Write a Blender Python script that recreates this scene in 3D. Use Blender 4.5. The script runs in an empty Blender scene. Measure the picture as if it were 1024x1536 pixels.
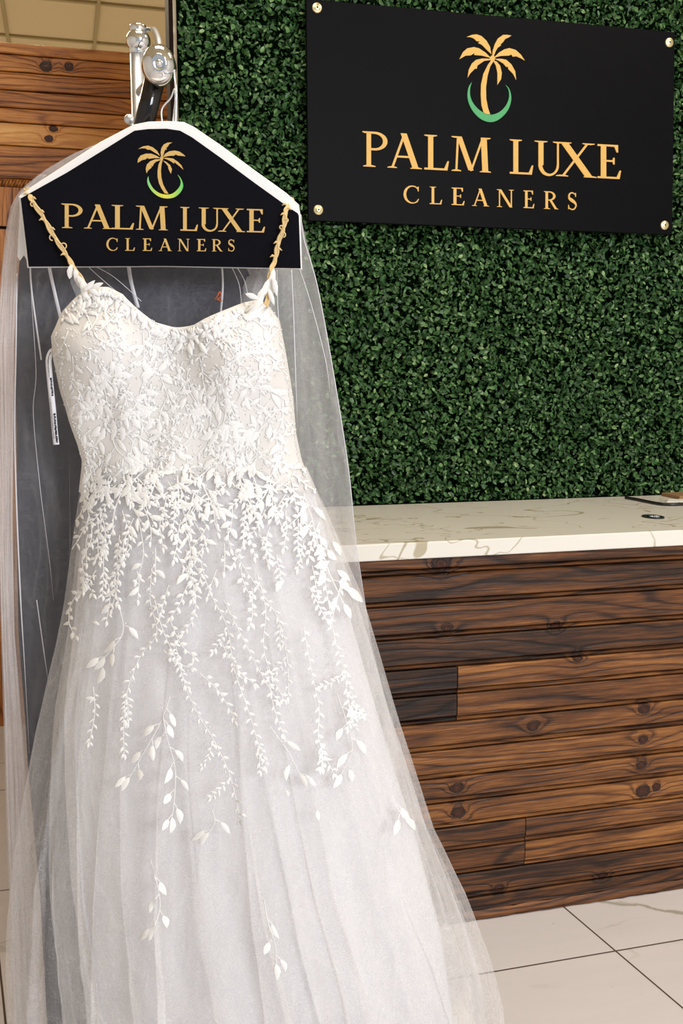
import bpy, math, random
import numpy as np
from mathutils import Vector, Matrix, noise
from mathutils.bvhtree import BVHTree
random.seed(7); rng = np.random.default_rng(11)
S = bpy.context.scene
C = S.collection
PI = math.pi

# ------------------------------------------------------------------ camera
F0 = 1500.0; TH = math.atan(203/F0); YAW = math.radians(15.44); H = 1.5
cd = bpy.data.cameras.new('camera'); cam = bpy.data.objects.new('camera', cd); C.objects.link(cam)
cam.location = (0, 0, H); cam.rotation_euler = (PI/2-TH, 0, -YAW)
cd.sensor_fit = 'VERTICAL'; cd.sensor_height = 24; cd.lens = 24*F0/1536
cd.clip_start = .05; cd.clip_end = 60
S.camera = cam
Fw = Vector((math.sin(YAW)*math.cos(TH), math.cos(YAW)*math.cos(TH), -math.sin(TH)))
Rw = Vector((math.cos(YAW), -math.sin(YAW), 0)); Uw = Rw.cross(Fw)
CW = Vector((0, 0, H))
def ray(u, v): return Fw*F0 + Rw*(u-512) - Uw*(v-768)
def at_y(u, v, Y): d = ray(u, v); return CW + d*(Y/d.y)
def at_z(u, v, Z): d = ray(u, v); return CW + d*((Z-H)/d.z)
# gown frame: x to the right, y away from the camera, z up
D0 = 1.8
GO = Vector((math.sin(YAW)*D0, math.cos(YAW)*D0, 0)); GROT = -YAW
ct, st = math.cos(TH), math.sin(TH)
def lray(u, v): return Vector((u-512, F0*ct - (v-768)*st, -F0*st - (v-768)*ct))
def P(u, v, y=0.0):
    d = lray(u, v); k = (D0+y)/d.y
    return Vector((d.x*k, y, H + d.z*k))
def v2z(v): return P(300, v).z
def z2v(z):
    # inverse on plane y=0
    lo, hi = -200.0, 2300.0
    for _ in range(30):
        m = (lo+hi)/2
        if P(300, m).z > z: lo = m
        else: hi = m
    return lo

# ------------------------------------------------------------------ mesh helpers
class MB:
    def __init__(s): s.v = []; s.f = []; s.a = []
    def add(s, vs, fs, a=0.0):
        b = len(s.v); s.v += [tuple(p) for p in vs]; s.f += [tuple(i+b for i in f) for f in fs]; s.a += [a]*len(vs)
    def box(s, lo, hi, a=0.0):
        x0, y0, z0 = lo; x1, y1, z1 = hi
        s.add([(x0,y0,z0),(x1,y0,z0),(x1,y1,z0),(x0,y1,z0),(x0,y0,z1),(x1,y0,z1),(x1,y1,z1),(x0,y1,z1)],
              [(0,3,2,1),(4,5,6,7),(0,1,5,4),(1,2,6,5),(2,3,7,6),(3,0,4,7)], a)
    def prism(s, front, back, a=0.0):
        n = len(front); s.add(list(front)+list(back), [tuple(range(n)), tuple(range(2*n-1, n-1, -1))] +
              [(i, n+i, n+(i+1) % n, (i+1) % n) for i in range(n)], a)
    def grid(s, rows, closed=False, a=0.0, flip=False):
        n = len(rows[0]); vs = [p for r in rows for p in r]; fs = []
        for j in range(len(rows)-1):
            for i in range(n if closed else n-1):
                k = (i+1) % n; q = (j*n+i, j*n+k, (j+1)*n+k, (j+1)*n+i)
                fs.append(q[::-1] if flip else q)
        s.add(vs, fs, a)
    def tube(s, pts, r, seg=10, a=0.0, cap=True):
        pts = [Vector(p) for p in pts]; rows = []; prev = None
        for i, p in enumerate(pts):
            t = (pts[min(i+1, len(pts)-1)]-pts[max(i-1, 0)]).normalized()
            if prev is None:
                prev = t.orthogonal().normalized()
            prev = (prev - t*prev.dot(t)).normalized(); b = t.cross(prev)
            rr = r[i] if isinstance(r, (list, tuple)) else r
            rows.append([p + (prev*math.cos(2*PI*k/seg)+b*math.sin(2*PI*k/seg))*rr for k in range(seg)])
        base = len(s.v); s.grid(rows, True, a)
        if cap:
            s.f.append(tuple(base+k for k in range(seg))[::-1]); e = base+seg*(len(rows)-1)
            s.f.append(tuple(e+k for k in range(seg)))
    def lathe(s, o, axis, prof, seg=32, a=0.0):
        axis = Vector(axis).normalized(); u = axis.orthogonal().normalized(); w = axis.cross(u); o = Vector(o)
        s.grid([[o+axis*h+(u*math.cos(2*PI*k/seg)+w*math.sin(2*PI*k/seg))*max(r, 1e-5) for k in range(seg)] for h, r in prof], True, a)
    def mesh(s, name):
        me = bpy.data.meshes.new(name); me.from_pydata(s.v, [], s.f); me.update()
        at = me.attributes.new('rnd', 'FLOAT', 'POINT'); at.data.foreach_set('value', s.a)
        return me
def smooth(me, on=True):
    me.polygons.foreach_set('use_smooth', [on]*len(me.polygons)); me.update()
def obj(name, mb, m, parent=None, sm=False, mod=None):
    me = mb.mesh(name) if isinstance(mb, MB) else mb
    me.materials.append(m); smooth(me, sm)
    o = bpy.data.objects.new(name, me); C.objects.link(o)
    if parent is not None:
        o.parent = parent
        b = parent
        off = Vector((0, 0, 0))
        while b is not None and 'base_' in BASE.get(b.name, {}):
            off = BASE[b.name]['base_']; break
        o.location = -off
    if mod: mod(o)
    return o
BASE = {}
def thing(name, label, cat, base, frame=None, group=None):
    """Empty at the thing's base; part meshes are written in world (or gown-frame) coordinates."""
    o = bpy.data.objects.new(name, None); C.objects.link(o); o.empty_display_size = .1
    base = Vector(base)
    if frame == 'gown':
        R = Matrix.Rotation(GROT, 4, 'Z'); o.location = GO + R.to_3x3() @ base; o.rotation_euler = (0, 0, GROT)
    else: o.location = base
    BASE[o.name] = {'base_': base}
    o['label'] = label; o['category'] = cat
    if group: o['group'] = group
    return o
def sub(name, mb, m, parent, sm=False, mod=None):   # sub-part: same coordinates as its parent part
    me = mb.mesh(name); me.materials.append(m); smooth(me, sm)
    o = bpy.data.objects.new(name, me); C.objects.link(o); o.parent = parent
    if mod: mod(o)
    return o
def single(name, mb, m, label, cat, base, frame=None, sm=False, group=None, mod=None, kind=None):
    base = Vector(base); mb.v = [tuple(Vector(p)-base) for p in mb.v]
    me = mb.mesh(name); me.materials.append(m); smooth(me, sm)
    o = bpy.data.objects.new(name, me); C.objects.link(o)
    if frame == 'gown':
        R = Matrix.Rotation(GROT, 4, 'Z'); o.location = GO + R.to_3x3() @ base; o.rotation_euler = (0, 0, GROT)
    else: o.location = base
    o['label'] = label; o['category'] = cat
    if group: o['group'] = group
    if kind: o['kind'] = kind
    if mod: mod(o)
    return o
def struct(name, mb, m, label=None, sm=False, mod=None):
    o = obj(name, mb, m, None, sm, mod); o['kind'] = 'structure'
    if label: o['label'] = label; o['category'] = name.split('_')[0]
    return o
def bevel(w, seg=2):
    def f(o):
        b = o.modifiers.new('bevel', 'BEVEL'); b.width = w; b.segments = seg; b.limit_method = 'ANGLE'; b.angle_limit = .6
    return f
def solidify(t, off=0):
    def f(o):
        b = o.modifiers.new('solidify', 'SOLIDIFY'); b.thickness = t; b.offset = off
    return f
def lerp(a, b, t): return a+(b-a)*t
def tab(T, v):
    if v <= T[0][0]: return T[0][1]
    for (a, x), (b, y) in zip(T, T[1:]):
        if v <= b: return lerp(x, y, (v-a)/(b-a))
    return T[-1][1]
def sstep(a, b, x):
    t = min(1, max(0, (x-a)/(b-a))); return t*t*(3-2*t)
def smoothpath(pts, n=8):
    pts = [Vector(p) for p in pts]; out = []
    for i in range(len(pts)-1):
        p0 = pts[max(i-1, 0)]; p1 = pts[i]; p2 = pts[i+1]; p3 = pts[min(i+2, len(pts)-1)]
        for k in range(n):
            t = k/n
            out.append(.5*((2*p1)+(p2-p0)*t+(2*p0-5*p1+4*p2-p3)*t*t+(3*p1-p0-3*p2+p3)*t**3))
    out.append(pts[-1]); return out

# ------------------------------------------------------------------ material helpers
class NT:
    def __init__(s, name):
        s.m = bpy.data.materials.new(name); s.m.use_nodes = True; s.t = s.m.node_tree; s.n = s.t.nodes; s.l = s.t.links
        s.n.clear(); s.out = s.n.new('ShaderNodeOutputMaterial')
    def node(s, typ, ins=None, **kw):
        n = s.n.new('ShaderNode'+typ)
        for k, v in kw.items(): setattr(n, k, v)
        for k, v in (ins or {}).items():
            if hasattr(v, 'is_output'): s.l.new(v, n.inputs[k])
            else: n.inputs[k].default_value = v
        return n
    def math(s, op, a, b=0.0, c=0.0, clamp=False):
        n = s.node('Math', {0: a, 1: b, 2: c}, operation=op); n.use_clamp = clamp; return n.outputs[0]
    def vmath(s, op, a, b=(0, 0, 0)):
        n = s.node('VectorMath', {0: a, 1: b}, operation=op)
        return n.outputs['Value'] if op in ('LENGTH', 'DOT_PRODUCT', 'DISTANCE') else n.outputs[0]
    def comb(s, x, y, z): return s.node('CombineXYZ', {0: x, 1: y, 2: z}).outputs[0]
    def sep(s, v): return s.node('SeparateXYZ', {0: v}).outputs
    def noise(s, vec, scale, detail=4, rough=.5, dist=0.0):
        return s.node('TexNoise', {'Vector': vec, 'Scale': scale, 'Detail': detail, 'Roughness': rough, 'Distortion': dist}).outputs[0]
    def ramp(s, f, stops):
        n = s.node('ValToRGB', {0: f}); e = n.color_ramp.elements
        while len(e) < len(stops): e.new(.5)
        for k, (p, c) in enumerate(stops): e[k].position = p; e[k].color = (*c, 1) if len(c) == 3 else c
        return n.outputs[0]
    def mix(s, f, a, b, mode='MIX'):
        n = s.node('Mix', {}, data_type='RGBA', blend_type=mode)
        for k, v in ((0, f), (6, a), (7, b)):
            if hasattr(v, 'is_output'): s.l.new(v, n.inputs[k])
            else: n.inputs[k].default_value = (*v, 1) if isinstance(v, tuple) and len(v) == 3 else v
        return n.outputs[2]
    def step(s, a, b, x):
        n = s.node('MapRange', {0: x, 1: a, 2: b, 3: 0.0, 4: 1.0}, interpolation_type='SMOOTHSTEP'); return n.outputs[0]
    def pos(s): return s.node('TexCoord').outputs['Object']
    def wpos(s): return s.node('NewGeometry').outputs['Position']
    def attr(s, n='rnd'): return s.node('Attribute', {}, attribute_name=n).outputs['Fac']
    def bump(s, h, st=.3, d=.002):
        return s.node('Bump', {'Height': h, 'Strength': st, 'Distance': d}).outputs[0]
    def bsdf(s, col, rough=.5, metal=0.0, normal=None, spec=.5, **extra):
        n = s.node('BsdfPrincipled')
        def setv(k, v):
            if hasattr(v, 'is_output'): s.l.new(v, n.inputs[k])
            else: n.inputs[k].default_value = (*v, 1) if isinstance(v, tuple) and len(v) == 3 and k != 'Normal' else v
        setv('Base Color', col); setv('Roughness', rough); setv('Metallic', metal); setv('Specular IOR Level', spec)
        if normal is not None: setv('Normal', normal)
        for k, v in extra.items(): setv(k, v)
        s.l.new(n.outputs[0], s.out.inputs[0]); return n
def plain(name, col, rough=.5, metal=0.0, spec=.5, nz=.06, scale=60, **extra):
    t = NT(name); p = t.pos(); n = t.noise(p, scale, 3)
    k = t.math('MULTIPLY_ADD', n, nz*2, 1-nz)
    c = t.mix(1.0, col, t.comb(k, k, k), 'MULTIPLY')
    t.bsdf(c, rough, metal, t.bump(n, .15, .001) if metal < .5 else None, spec, **extra); return t.m

def wood_mat(name, stops, knots=(), axis='x', gloss=.42, ringscale=90.0, free=False, char=.5):
    """Pine boards along x, height z; knots = (x, z, size)."""
    t = NT(name); p = t.wpos(); x, y, z = t.sep(p); r = t.attr('rnd')
    if axis == 'z': x, z = z, x
    tone = t.attr('tone')
    off = t.math('MULTIPLY', r, 17.3)
    pn = t.comb(t.math('MULTIPLY_ADD', x, 2.2, off), off, t.math('MULTIPLY', z, 14.0))
    broad = t.noise(t.comb(t.math('MULTIPLY_ADD', x, 1.6, off), off, t.math('MULTIPLY', z, 7.0)), 1.6, 4, .6, .4)
    streak = t.noise(t.comb(t.math('MULTIPLY_ADD', x, 3.0, off), off, t.math('MULTIPLY', z, 110.0)), 1.0, 6, .62)
    fine = t.noise(t.comb(t.math('MULTIPLY_ADD', x, 14.0, off), off, t.math('MULTIPLY', z, 420.0)), 1.0, 4, .6)
    dmin = 9.0
    first = True
    for (kx, kz, ks) in knots:
        dx = t.math('MULTIPLY', t.math('SUBTRACT', x, kx), 1/(ks*1.25)); dz = t.math('MULTIPLY', t.math('SUBTRACT', z, kz), 1/ks)
        d = t.math('SQRT', t.math('ADD', t.math('MULTIPLY', dx, dx), t.math('MULTIPLY', dz, dz)))
        dmin = d if first else t.math('MINIMUM', dmin, d); first = False
    if first:
        vo = t.node('TexVoronoi', {'Vector': t.comb(t.math('MULTIPLY_ADD', x, 2.6, off), 0.0, t.math('MULTIPLY_ADD', z, 9.0, off)), 'Scale': 1.0, 'Randomness': .8})
        dmin = t.math('MULTIPLY', vo.outputs['Distance'], 6.0)
        sel = t.sep(vo.outputs['Color'])[0]
        dmin = t.math('ADD', dmin, t.math('MULTIPLY', t.math('LESS_THAN', sel, .5), 9.0))
    wob = t.noise(p, 60, 2)
    dmin = t.math('MULTIPLY_ADD', wob, .7, t.math('SUBTRACT', dmin, .35))
    infl = t.math('DIVIDE', 1.0, t.math('MULTIPLY_ADD', dmin, dmin, .45))
    phase = t.math('ADD', t.math('MULTIPLY', z, ringscale*2.2), t.math('ADD', t.math('MULTIPLY', t.noise(pn, .6, 2), 40.0), t.math('MULTIPLY', infl, 12.0)))
    ring = t.math('MULTIPLY_ADD', t.math('SINE', phase), .5, .5)
    ringl = t.math('POWER', ring, 5.0)
    val = t.math('ADD', t.math('MULTIPLY', broad, .62), t.math('MULTIPLY', streak, .68))
    val = t.math('SUBTRACT', val, t.math('MULTIPLY', ringl, .20))
    val = t.math('ADD', val, t.math('MULTIPLY_ADD', tone, .8, -.53))
    val = t.math('SUBTRACT', val, t.math('MULTIPLY', t.math('MULTIPLY', infl, .11), char*2))
    val = t.math('ADD', val, t.math('MULTIPLY', t.math('SUBTRACT', fine, .5), .5))
    col = t.ramp(val, stops)
    kn = t.step(1.0, .75, dmin)
    core = t.step(.75, .3, dmin)
    col = t.mix(kn, col, (.028, .011, .006)); col = t.mix(t.math('MULTIPLY', core, .75), col, (.07, .02, .009))
    h = t.math('ADD', t.math('MULTIPLY', streak, .5), t.math('ADD', t.math('MULTIPLY', ringl, -.35), t.math('MULTIPLY', fine, .3)))
    rg = t.math('MULTIPLY_ADD', fine, .25, gloss-.1)
    t.bsdf(col, rg, 0, t.bump(h, .9, .003), .3)
    return t.m

def add_tone(me, tones):
    at = me.attributes.new('tone', 'FLOAT', 'POINT'); at.data.foreach_set('value', tones)

# ------------------------------------------------------------------ materials
M = {}
M['chrome'] = plain('chrome', (.86, .87, .89), .07, 1.0, nz=.01)
M['brushed'] = plain('satin_steel', (.80, .82, .87), .42, 1.0, nz=.02)
M['black_tube'] = plain('black_gloss_tube', (.012, .01, .01), .08, 0, nz=.02)
M['wire'] = plain('galvanised_wire', (.75, .77, .8), .28, .8, nz=.03)
M['white_foam'] = plain('white_cover_edge', (.88, .87, .88), .7, nz=.03)
M['black_cloth'] = plain('black_printed_cloth', (.006, .006, .009), .8, spec=.05, nz=.25, scale=500)
M['gold'] = plain('gold_print', (.66, .39, .085), .5, 0, nz=.12, scale=180)
M['gold_cover'] = plain('gold_thread_print', (.68, .44, .14), .55, 0, nz=.12, scale=180)
M['green'] = plain('green_print', (.045, .33, .11), .5, nz=.1, scale=120)
M['board'] = plain('black_sign_board', (.003, .003, .004), .45, spec=.05, nz=.2, scale=25)
M['brass'] = plain('brass_screw', (.78, .66, .38), .32, .85, nz=.05)
M['dark_screw'] = plain('dark_recess', (.03, .02, .012), .6)
M['trim_dark'] = plain('dark_brown_trim', (.014, .006, .004), .7, spec=.08)
M['cream'] = plain('cream_paint_edge', (.7, .6, .42), .6)
M['paint'] = plain('warm_white_paint', (.62, .6, .56), .8)
M['black_rubber'] = plain('black_rubber', (.01, .01, .011), .35)
M['paper'] = plain('white_paper', (.8, .8, .78), .8)
M['card'] = plain('brown_cardboard', (.28, .16, .07), .8)
M['ribbon'] = plain('white_satin_ribbon', (.78, .78, .84), .4)
M['ink'] = plain('black_ink', (.02, .02, .03), .7)
M['rust'] = plain('orange_thread', (.65, .14, .04), .6)
M['strap_gold'] = plain('gold_cord', (.72, .52, .25), .45, nz=.2, scale=400)
M['lace'] = plain('white_lace', (.90, .89, .885), .5, nz=.02, spec=.2)
M['bead'] = plain('pearl_bead', (.9, .89, .87), .15, nz=.02, spec=.6)
def fabric(name, col, bumpd=.001, var=.05, sheen=.2):
    t = NT(name); p = t.pos(); n = t.noise(p, 9, 5, .6); w = t.noise(p, 900, 2)
    k = t.math('MULTIPLY_ADD', n, var*2, 1-var)
    c = t.mix(1.0, col, t.comb(k, k, k), 'MULTIPLY')
    t.bsdf(c, .75, 0, t.bump(t.math('ADD', t.math('MULTIPLY', w, .3), n), .3, bumpd), .2, **{'Sheen Weight': sheen}); return t.m
M['bodice'] = fabric('ivory_bodice_fabric', (.80, .775, .76), .002)
M['lining'] = fabric('white_satin_lining', (.80, .795, .85), .002)
M['bag'] = fabric('grey_garment_bag_cloth', (.075, .077, .10), .003, .12, .1)
def tulle(name, alpha, col=(.88, .87, .88), var=.25, stretch=(40, 40, 4), crease=.5):
    """woven net: the share of thread to hole varies with the cloth itself"""
    t = NT(name); p = t.pos(); x, y, z = t.sep(p)
    n = t.noise(t.comb(t.math('MULTIPLY', x, stretch[0]), t.math('MULTIPLY', y, stretch[1]), t.math('MULTIPLY', z, stretch[2])), 1.0, 5, .65)
    f = t.noise(p, 420, 3, .7)
    cr = t.noise(p, 26, 4, .6, 1.5)
    crs = t.step(.035, .0, t.math('ABSOLUTE', t.math('SUBTRACT', cr, .5)))
    a = t.math('MULTIPLY_ADD', n, var*2, alpha-var)
    a = t.math('ADD', a, t.math('MULTIPLY', t.math('SUBTRACT', f, .5), .35))
    a = t.math('ADD', a, t.math('MULTIPLY', crs, .05), clamp=True)
    sp = t.math('GREATER_THAN', t.noise(p, 700, 1), .80)
    a = t.math('MAXIMUM', a, t.math('MULTIPLY', sp, .9))
    rg = t.noise(t.comb(x, y, t.math('MULTIPLY', z, .3)), 8, 3, .55, .5); rg = t.math('ABSOLUTE', t.math('SUBTRACT', rg, .5))
    rg = t.math('SUBTRACT', 1.0, t.math('MINIMUM', t.math('MULTIPLY', rg, 9.0), 1.0))
    bn = t.node('Bump', {'Height': rg, 'Strength': crease, 'Distance': .006}).outputs[0]
    a = t.math('ADD', a, t.math('MULTIPLY', t.math('POWER', rg, 6.0), crease*.16), clamp=True)
    d = t.node('BsdfDiffuse', {'Color': (*col, 1), 'Roughness': .5, 'Normal': bn}); tr = t.node('BsdfTranslucent', {'Color': (*col, 1)})
    m1 = t.node('MixShader', {0: .25, 1: d.outputs[0], 2: tr.outputs[0]})
    tp = t.node('BsdfTransparent'); m2 = t.node('MixShader', {0: a, 1: tp.outputs[0], 2: m1.outputs[0]})
    t.l.new(m2.outputs[0], t.out.inputs[0]); return t.m
M['tulle'] = tulle('skirt_tulle', .22, (.93, .92, .93), .12, crease=.5)
M['tulle2'] = tulle('inner_skirt_tulle', .30, (.88, .865, .86), .2)
M['veil_thin'] = tulle('thin_veil_tulle', .09, (.84, .83, .86), .06, (30, 30, 3))
M['veil'] = tulle('veil_tulle', .46, (.84, .83, .86), .12, (30, 30, 3))
M['veil_fold'] = tulle('veil_folded_tulle', .62, (.82, .78, .79), .12, (50, 50, 3))
M['illusion'] = tulle('illusion_mesh', .35, (.86, .84, .84), .15)

# hedge
def hedge_mat():
    t = NT('boxwood_leaf'); r = t.attr('rnd'); p = t.wpos()
    b = t.noise(p, 5, 3)
    v = t.math('ADD', t.math('MULTIPLY', r, .8), t.math('MULTIPLY', b, .3))
    c = t.ramp(v, [(.05, (.010, .028, .011)), (.4, (.028, .088, .024)), (.7, (.085, .19, .06)), (1.0, (.30, .43, .20))])
    t.bsdf(c, .4, 0, None, .35); return t.m
M['leaf'] = hedge_mat()
M['hedge_back'] = plain('dark_hedge_backing', (.003, .007, .003), .95, spec=.0)

# floor tile
def floor_mat():
    t = NT('marble_floor_tile'); x, y, z = t.sep(t.wpos())
    p = t.wpos()
    xs = t.math('SUBTRACT', x, t.math('MULTIPLY', t.math('SUBTRACT', y, 2.176), -.11))
    T = .76
    gx = t.math('ABSOLUTE', t.math('SUBTRACT', t.math('FRACT', t.math('MULTIPLY_ADD', xs, 1/T, .5-1.35/T+10)), .5))
    gy = t.math('ABSOLUTE', t.math('SUBTRACT', t.math('FRACT', t.math('MULTIPLY_ADD', y, 1/T, .5-2.176/T+10)), .5))
    g = t.math('MINIMUM', gx, gy)
    grout = t.step(.0042, .0028, g)
    cx = t.math('FLOOR', t.math('MULTIPLY_ADD', xs, 1/T, -1.35/T+10)); cy = t.math('FLOOR', t.math('MULTIPLY_ADD', y, 1/T, -2.176/T+10))
    sh = t.comb(t.math('MULTIPLY', cx, 3.7), t.math('MULTIPLY', cy, 5.1), 0.0)
    q = t.vmath('ADD', p, sh)
    qa = t.node('Mapping', {'Vector': q, 'Rotation': (0, 0, .7), 'Scale': (1.0, 3.0, 1)}).outputs[0]
    n = t.noise(qa, 1.1, 5, .55, .4)
    vein = t.step(.010, .0, t.math('ABSOLUTE', t.math('SUBTRACT', n, .47)))
    vein = t.math('MULTIPLY', vein, t.step(.52, .66, t.noise(q, 2.0, 2)))
    soft = t.noise(t.node('Mapping', {'Vector': q, 'Rotation': (0, 0, -.25), 'Scale': (1.0, 6, 1)}).outputs[0], 2.0, 5, .6)
    # traced grey-green vein crossing the tile by the counter
    vd = t.math('ADD', t.math('SUBTRACT', y, 2.43), t.math('MULTIPLY', t.math('SUBTRACT', x, 1.42), .62))
    vd = t.math('ABSOLUTE', t.math('ADD', vd, t.math('MULTIPLY', t.math('SUBTRACT', t.noise(p, 9, 4), .5), .10)))
    v2 = t.math('MULTIPLY', t.step(.016, .0, vd), t.math('MULTIPLY', t.step(1.38, 1.44, x), t.step(2.18, 2.2, y)))
    col = t.mix(soft, (.70, .665, .685), (.80, .775, .795))
    col = t.mix(t.math('MULTIPLY', vein, .5), col, (.36, .35, .27))
    col = t.mix(t.math('MULTIPLY', v2, .75), col, (.30, .29, .19))
    spk = t.step(.76, .8, t.noise(p, 60, 1)); col = t.mix(t.math('MULTIPLY', spk, .35), col, (.35, .3, .26))
    col = t.mix(grout, col, (.10, .075, .06))
    t.bsdf(col, t.math('MULTIPLY_ADD', grout, .4, .28), 0, t.bump(t.math('SUBTRACT', 1.0, grout), .5, .002), .4); return t.m
M['floor'] = floor_mat()
def quartz_mat():
    t = NT('veined_quartz'); p = t.wpos()
    q = t.node('Mapping', {'Vector': p, 'Rotation': (0, 0, .5), 'Scale': (1.0, 1.5, 1.0)}).outputs[0]
    n = t.noise(q, 1.7, 3, .5, .9)
    a = t.math('ABSOLUTE', t.math('SUBTRACT', n, .5))
    wid = t.math('MULTIPLY', t.step(.55, .8, t.noise(p, 7, 2)), .022)
    v = t.step(0.0, .004, t.math('SUBTRACT', t.math('ADD', wid, .0065), a))
    v = t.math('MULTIPLY', v, t.step(.34, .46, t.noise(p, 3.3, 2)))
    n2 = t.noise(q, 4.2, 3, .5, .5); v2 = t.step(.010, .0, t.math('ABSOLUTE', t.math('SUBTRACT', n2, .46)))
    v2 = t.math('MULTIPLY', v2, t.step(.42, .5, t.noise(p, 4.1, 2)))
    v = t.math('MAXIMUM', v, v2)
    c = t.mix(t.noise(p, 4, 3), (.80, .77, .71), (.85, .82, .76))
    c = t.mix(t.math('MULTIPLY', v, .75), c, (.40, .33, .19))
    t.bsdf(c, .22, 0, None, .4); return t.m
M['quartz'] = quartz_mat()
def ceil_mat():
    t = NT('acoustic_ceiling_tile'); p = t.wpos(); n = t.noise(p, 30, 4); b = t.noise(p, 1.5, 3)
    c = t.mix(b, (.60, .49, .30), (.66, .55, .36))
    t.bsdf(c, .9, 0, t.bump(n, .3, .004), .1); return t.m
M['ceiling'] = ceil_mat()
M['tbar'] = plain('ceiling_grid_bar', (.36, .28, .13), .6)
RAMP_C = [(.0, (.008, .004, .003)), (.24, (.04, .017, .009)), (.46, (.155, .057, .018)), (.70, (.38, .16, .046)), (.97, (.62, .36, .13))]
KN = [(.939,1.012,.026),(.956,.841,.012),(1.276,.822,.017),(1.344,.731,.014),(1.215,.546,.016),(1.559,.565,.018),(1.559,.473,.014),(1.556,.398,.016),(.992,.393,.018),(.997,.322,.02),(1.566,.318,.022),(1.61,.326,.014),(1.124,.08,.017),(1.448,.075,.014),(.62,.62,.02),(2.1,.7,.018),(2.4,.3,.02)]
M['wood'] = wood_mat('burnt_pine_boards', RAMP_C, KN)
RAMP_L = [(.0, (.02, .008, .004)), (.2, (.13, .042, .012)), (.42, (.34, .12, .028)), (.68, (.55, .235, .06)), (.95, (.72, .42, .14))]
M['wood_left'] = wood_mat('orange_pine_boards', RAMP_L, [(-.30,2.735,.02),(-.02,2.74,.024),(.07,2.745,.018),(.0,2.50,.016),(-.02,2.46,.016),(-.4,2.60,.02),(.40,2.66,.018)], gloss=.33)
M['wood_vert'] = wood_mat('vertical_pine_boards', RAMP_L, [(2.0, .1, .01)], axis='z', gloss=.4)

# ------------------------------------------------------------------ room
mb = MB(); mb.box((-3, -6, -.1), (5, 12, 0)); struct('floor', mb, M['floor'])
mb = MB(); mb.box((-3, -6, 3.9), (5, 12, 4.0)); ceil = struct('ceiling', mb, M['ceiling'])
mb = MB()
for k in range(-6, 9): mb.box((.31+.6*k-.012, -3.4, 3.885), (.31+.6*k+.012, 11.9, 3.902))
for k in range(-18, 7):
    Y = 7.82+.6*k*1.33
    if Y > 11.5 or Y < -3.3: continue
    mb.box((-2.9, Y-.016, 3.884), (4.9, Y+.016, 3.9021))
obj('ceiling_grid', mb, M['tbar'], None)['kind'] = 'structure'
bpy.data.objects['ceiling_grid'].parent = ceil
mb = MB(); mb.box((-3, 12, 0), (5, 12.1, 3.9)); struct('wall_back', mb, M['paint'])
mb = MB(); mb.box((.358, 3.20, 0), (4.6, 3.30, 3.9)); struct('wall_front', mb, M['cream'])
mb = MB(); mb.box((.345, 3.195, 0), (.3575, 3.30, 3.9)); struct('trim_1', mb, M['trim_dark'], mod=bevel(.002))
mb = MB(); mb.box((4.6, -6, 0), (4.7, 12, 3.9)); struct('wall_right', mb, M['paint'])
mb = MB(); mb.box((-3.1, -6, 0), (-3.0, 12, 3.9)); struct('wall_left', mb, M['paint'])

# low wooden partition at the left: horizontal boards above, upright boards below
def plank_profile(x0, x1, yf, z0, z1, thick=.018, g=.004):
    """board with eased edges, front face towards -y; returns front/back rings"""
    e = .0035; zz0, zz1 = z0+g/2, z1-g/2
    prof = [(0, zz0), (-thick+e, zz0), (-thick, zz0+e), (-thick, zz1-e), (-thick+e, zz1), (0, zz1)]
    return [(x0, yf+thick+dy, z) for dy, z in prof], [(x1, yf+thick+dy, z) for dy, z in prof]
def planks(rows, yf, joints, x0, x1, tones, gap=.0025, bead=True):
    m = MB(); T = []; k = 0
    for i, (zt, zb) in enumerate(rows):
        xs = [x0]+joints[i]+[x1]
        for a, b in zip(xs, xs[1:]):
            yo = yf + random.uniform(-.0015, .0015)
            l, r = plank_profile(a+gap/2, b-gap/2, yo, zb+(.0125 if bead else 0), zt)
            n0 = len(m.v); m.prism(r, l, random.random()*5)
            T += [tones(i, (a+b)/2)]*(len(m.v)-n0); k += 1
            if bead:   # thin bead strip routed along the lower edge
                zb2 = zb+.013
                n0 = len(m.v); q_ = plank_profile(a+gap/2, b-gap/2, yo+.003, zb+.001, zb+.0115, g=.001); m.prism(q_[1], q_[0], random.random()*5)
                T += [tones(i, (a+b)/2)+.02]*(len(m.v)-n0)
    return m, T
part = thing('wooden_partition', 'low partition of orange pine boards behind the garment stand, ceiling visible above it', 'partition', (-.6, 4.46, 0))
zs = [2.822, 2.776, 2.709, 2.639, 2.571, 2.514, 2.425, 2.295]
rows = list(zip(zs, zs[1:]))
tl = [.62, .52, .46, .40, .50, .78, .34]
m, T = planks(rows, 4.40, [[.9] if i % 2 else [-.9] for i in range(len(rows))], -2.0, 1.2, lambda i, x: tl[i], bead=False)
me = m.mesh('horizontal_boards'); add_tone(me, T)
obj('horizontal_boards', me, M['wood_left'], part)
m = MB(); T = []
x = -2.0; 
while x < 1.15:
    for (a, b) in ((.0, 2.095), (2.108, 2.262)):
        l = [(x+.002, 4.418, a), (x+.108, 4.418, a), (x+.108, 4.406, a), (x+.002, 4.406, a)]
        n0 = len(m.v); m.prism(l[::-1], [(p[0], p[1], b) for p in l][::-1], random.random()*4); T += [.42+random.uniform(-.05, .08)]*(len(m.v)-n0)
    x += .11
me = m.mesh('upright_boards'); add_tone(me, T); obj('upright_boards', me, M['wood_vert'], part)
m = MB(); m.box((-2, 4.41, 2.265), (1.2, 4.42, 2.295))
for k in range(260):   # carved rope moulding
    xx = -1.99+k*.0122; m.tube([(xx, 4.407, 2.268), (xx+.008, 4.404, 2.28), (xx+.012, 4.407, 2.292)], .005, 5)
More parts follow.
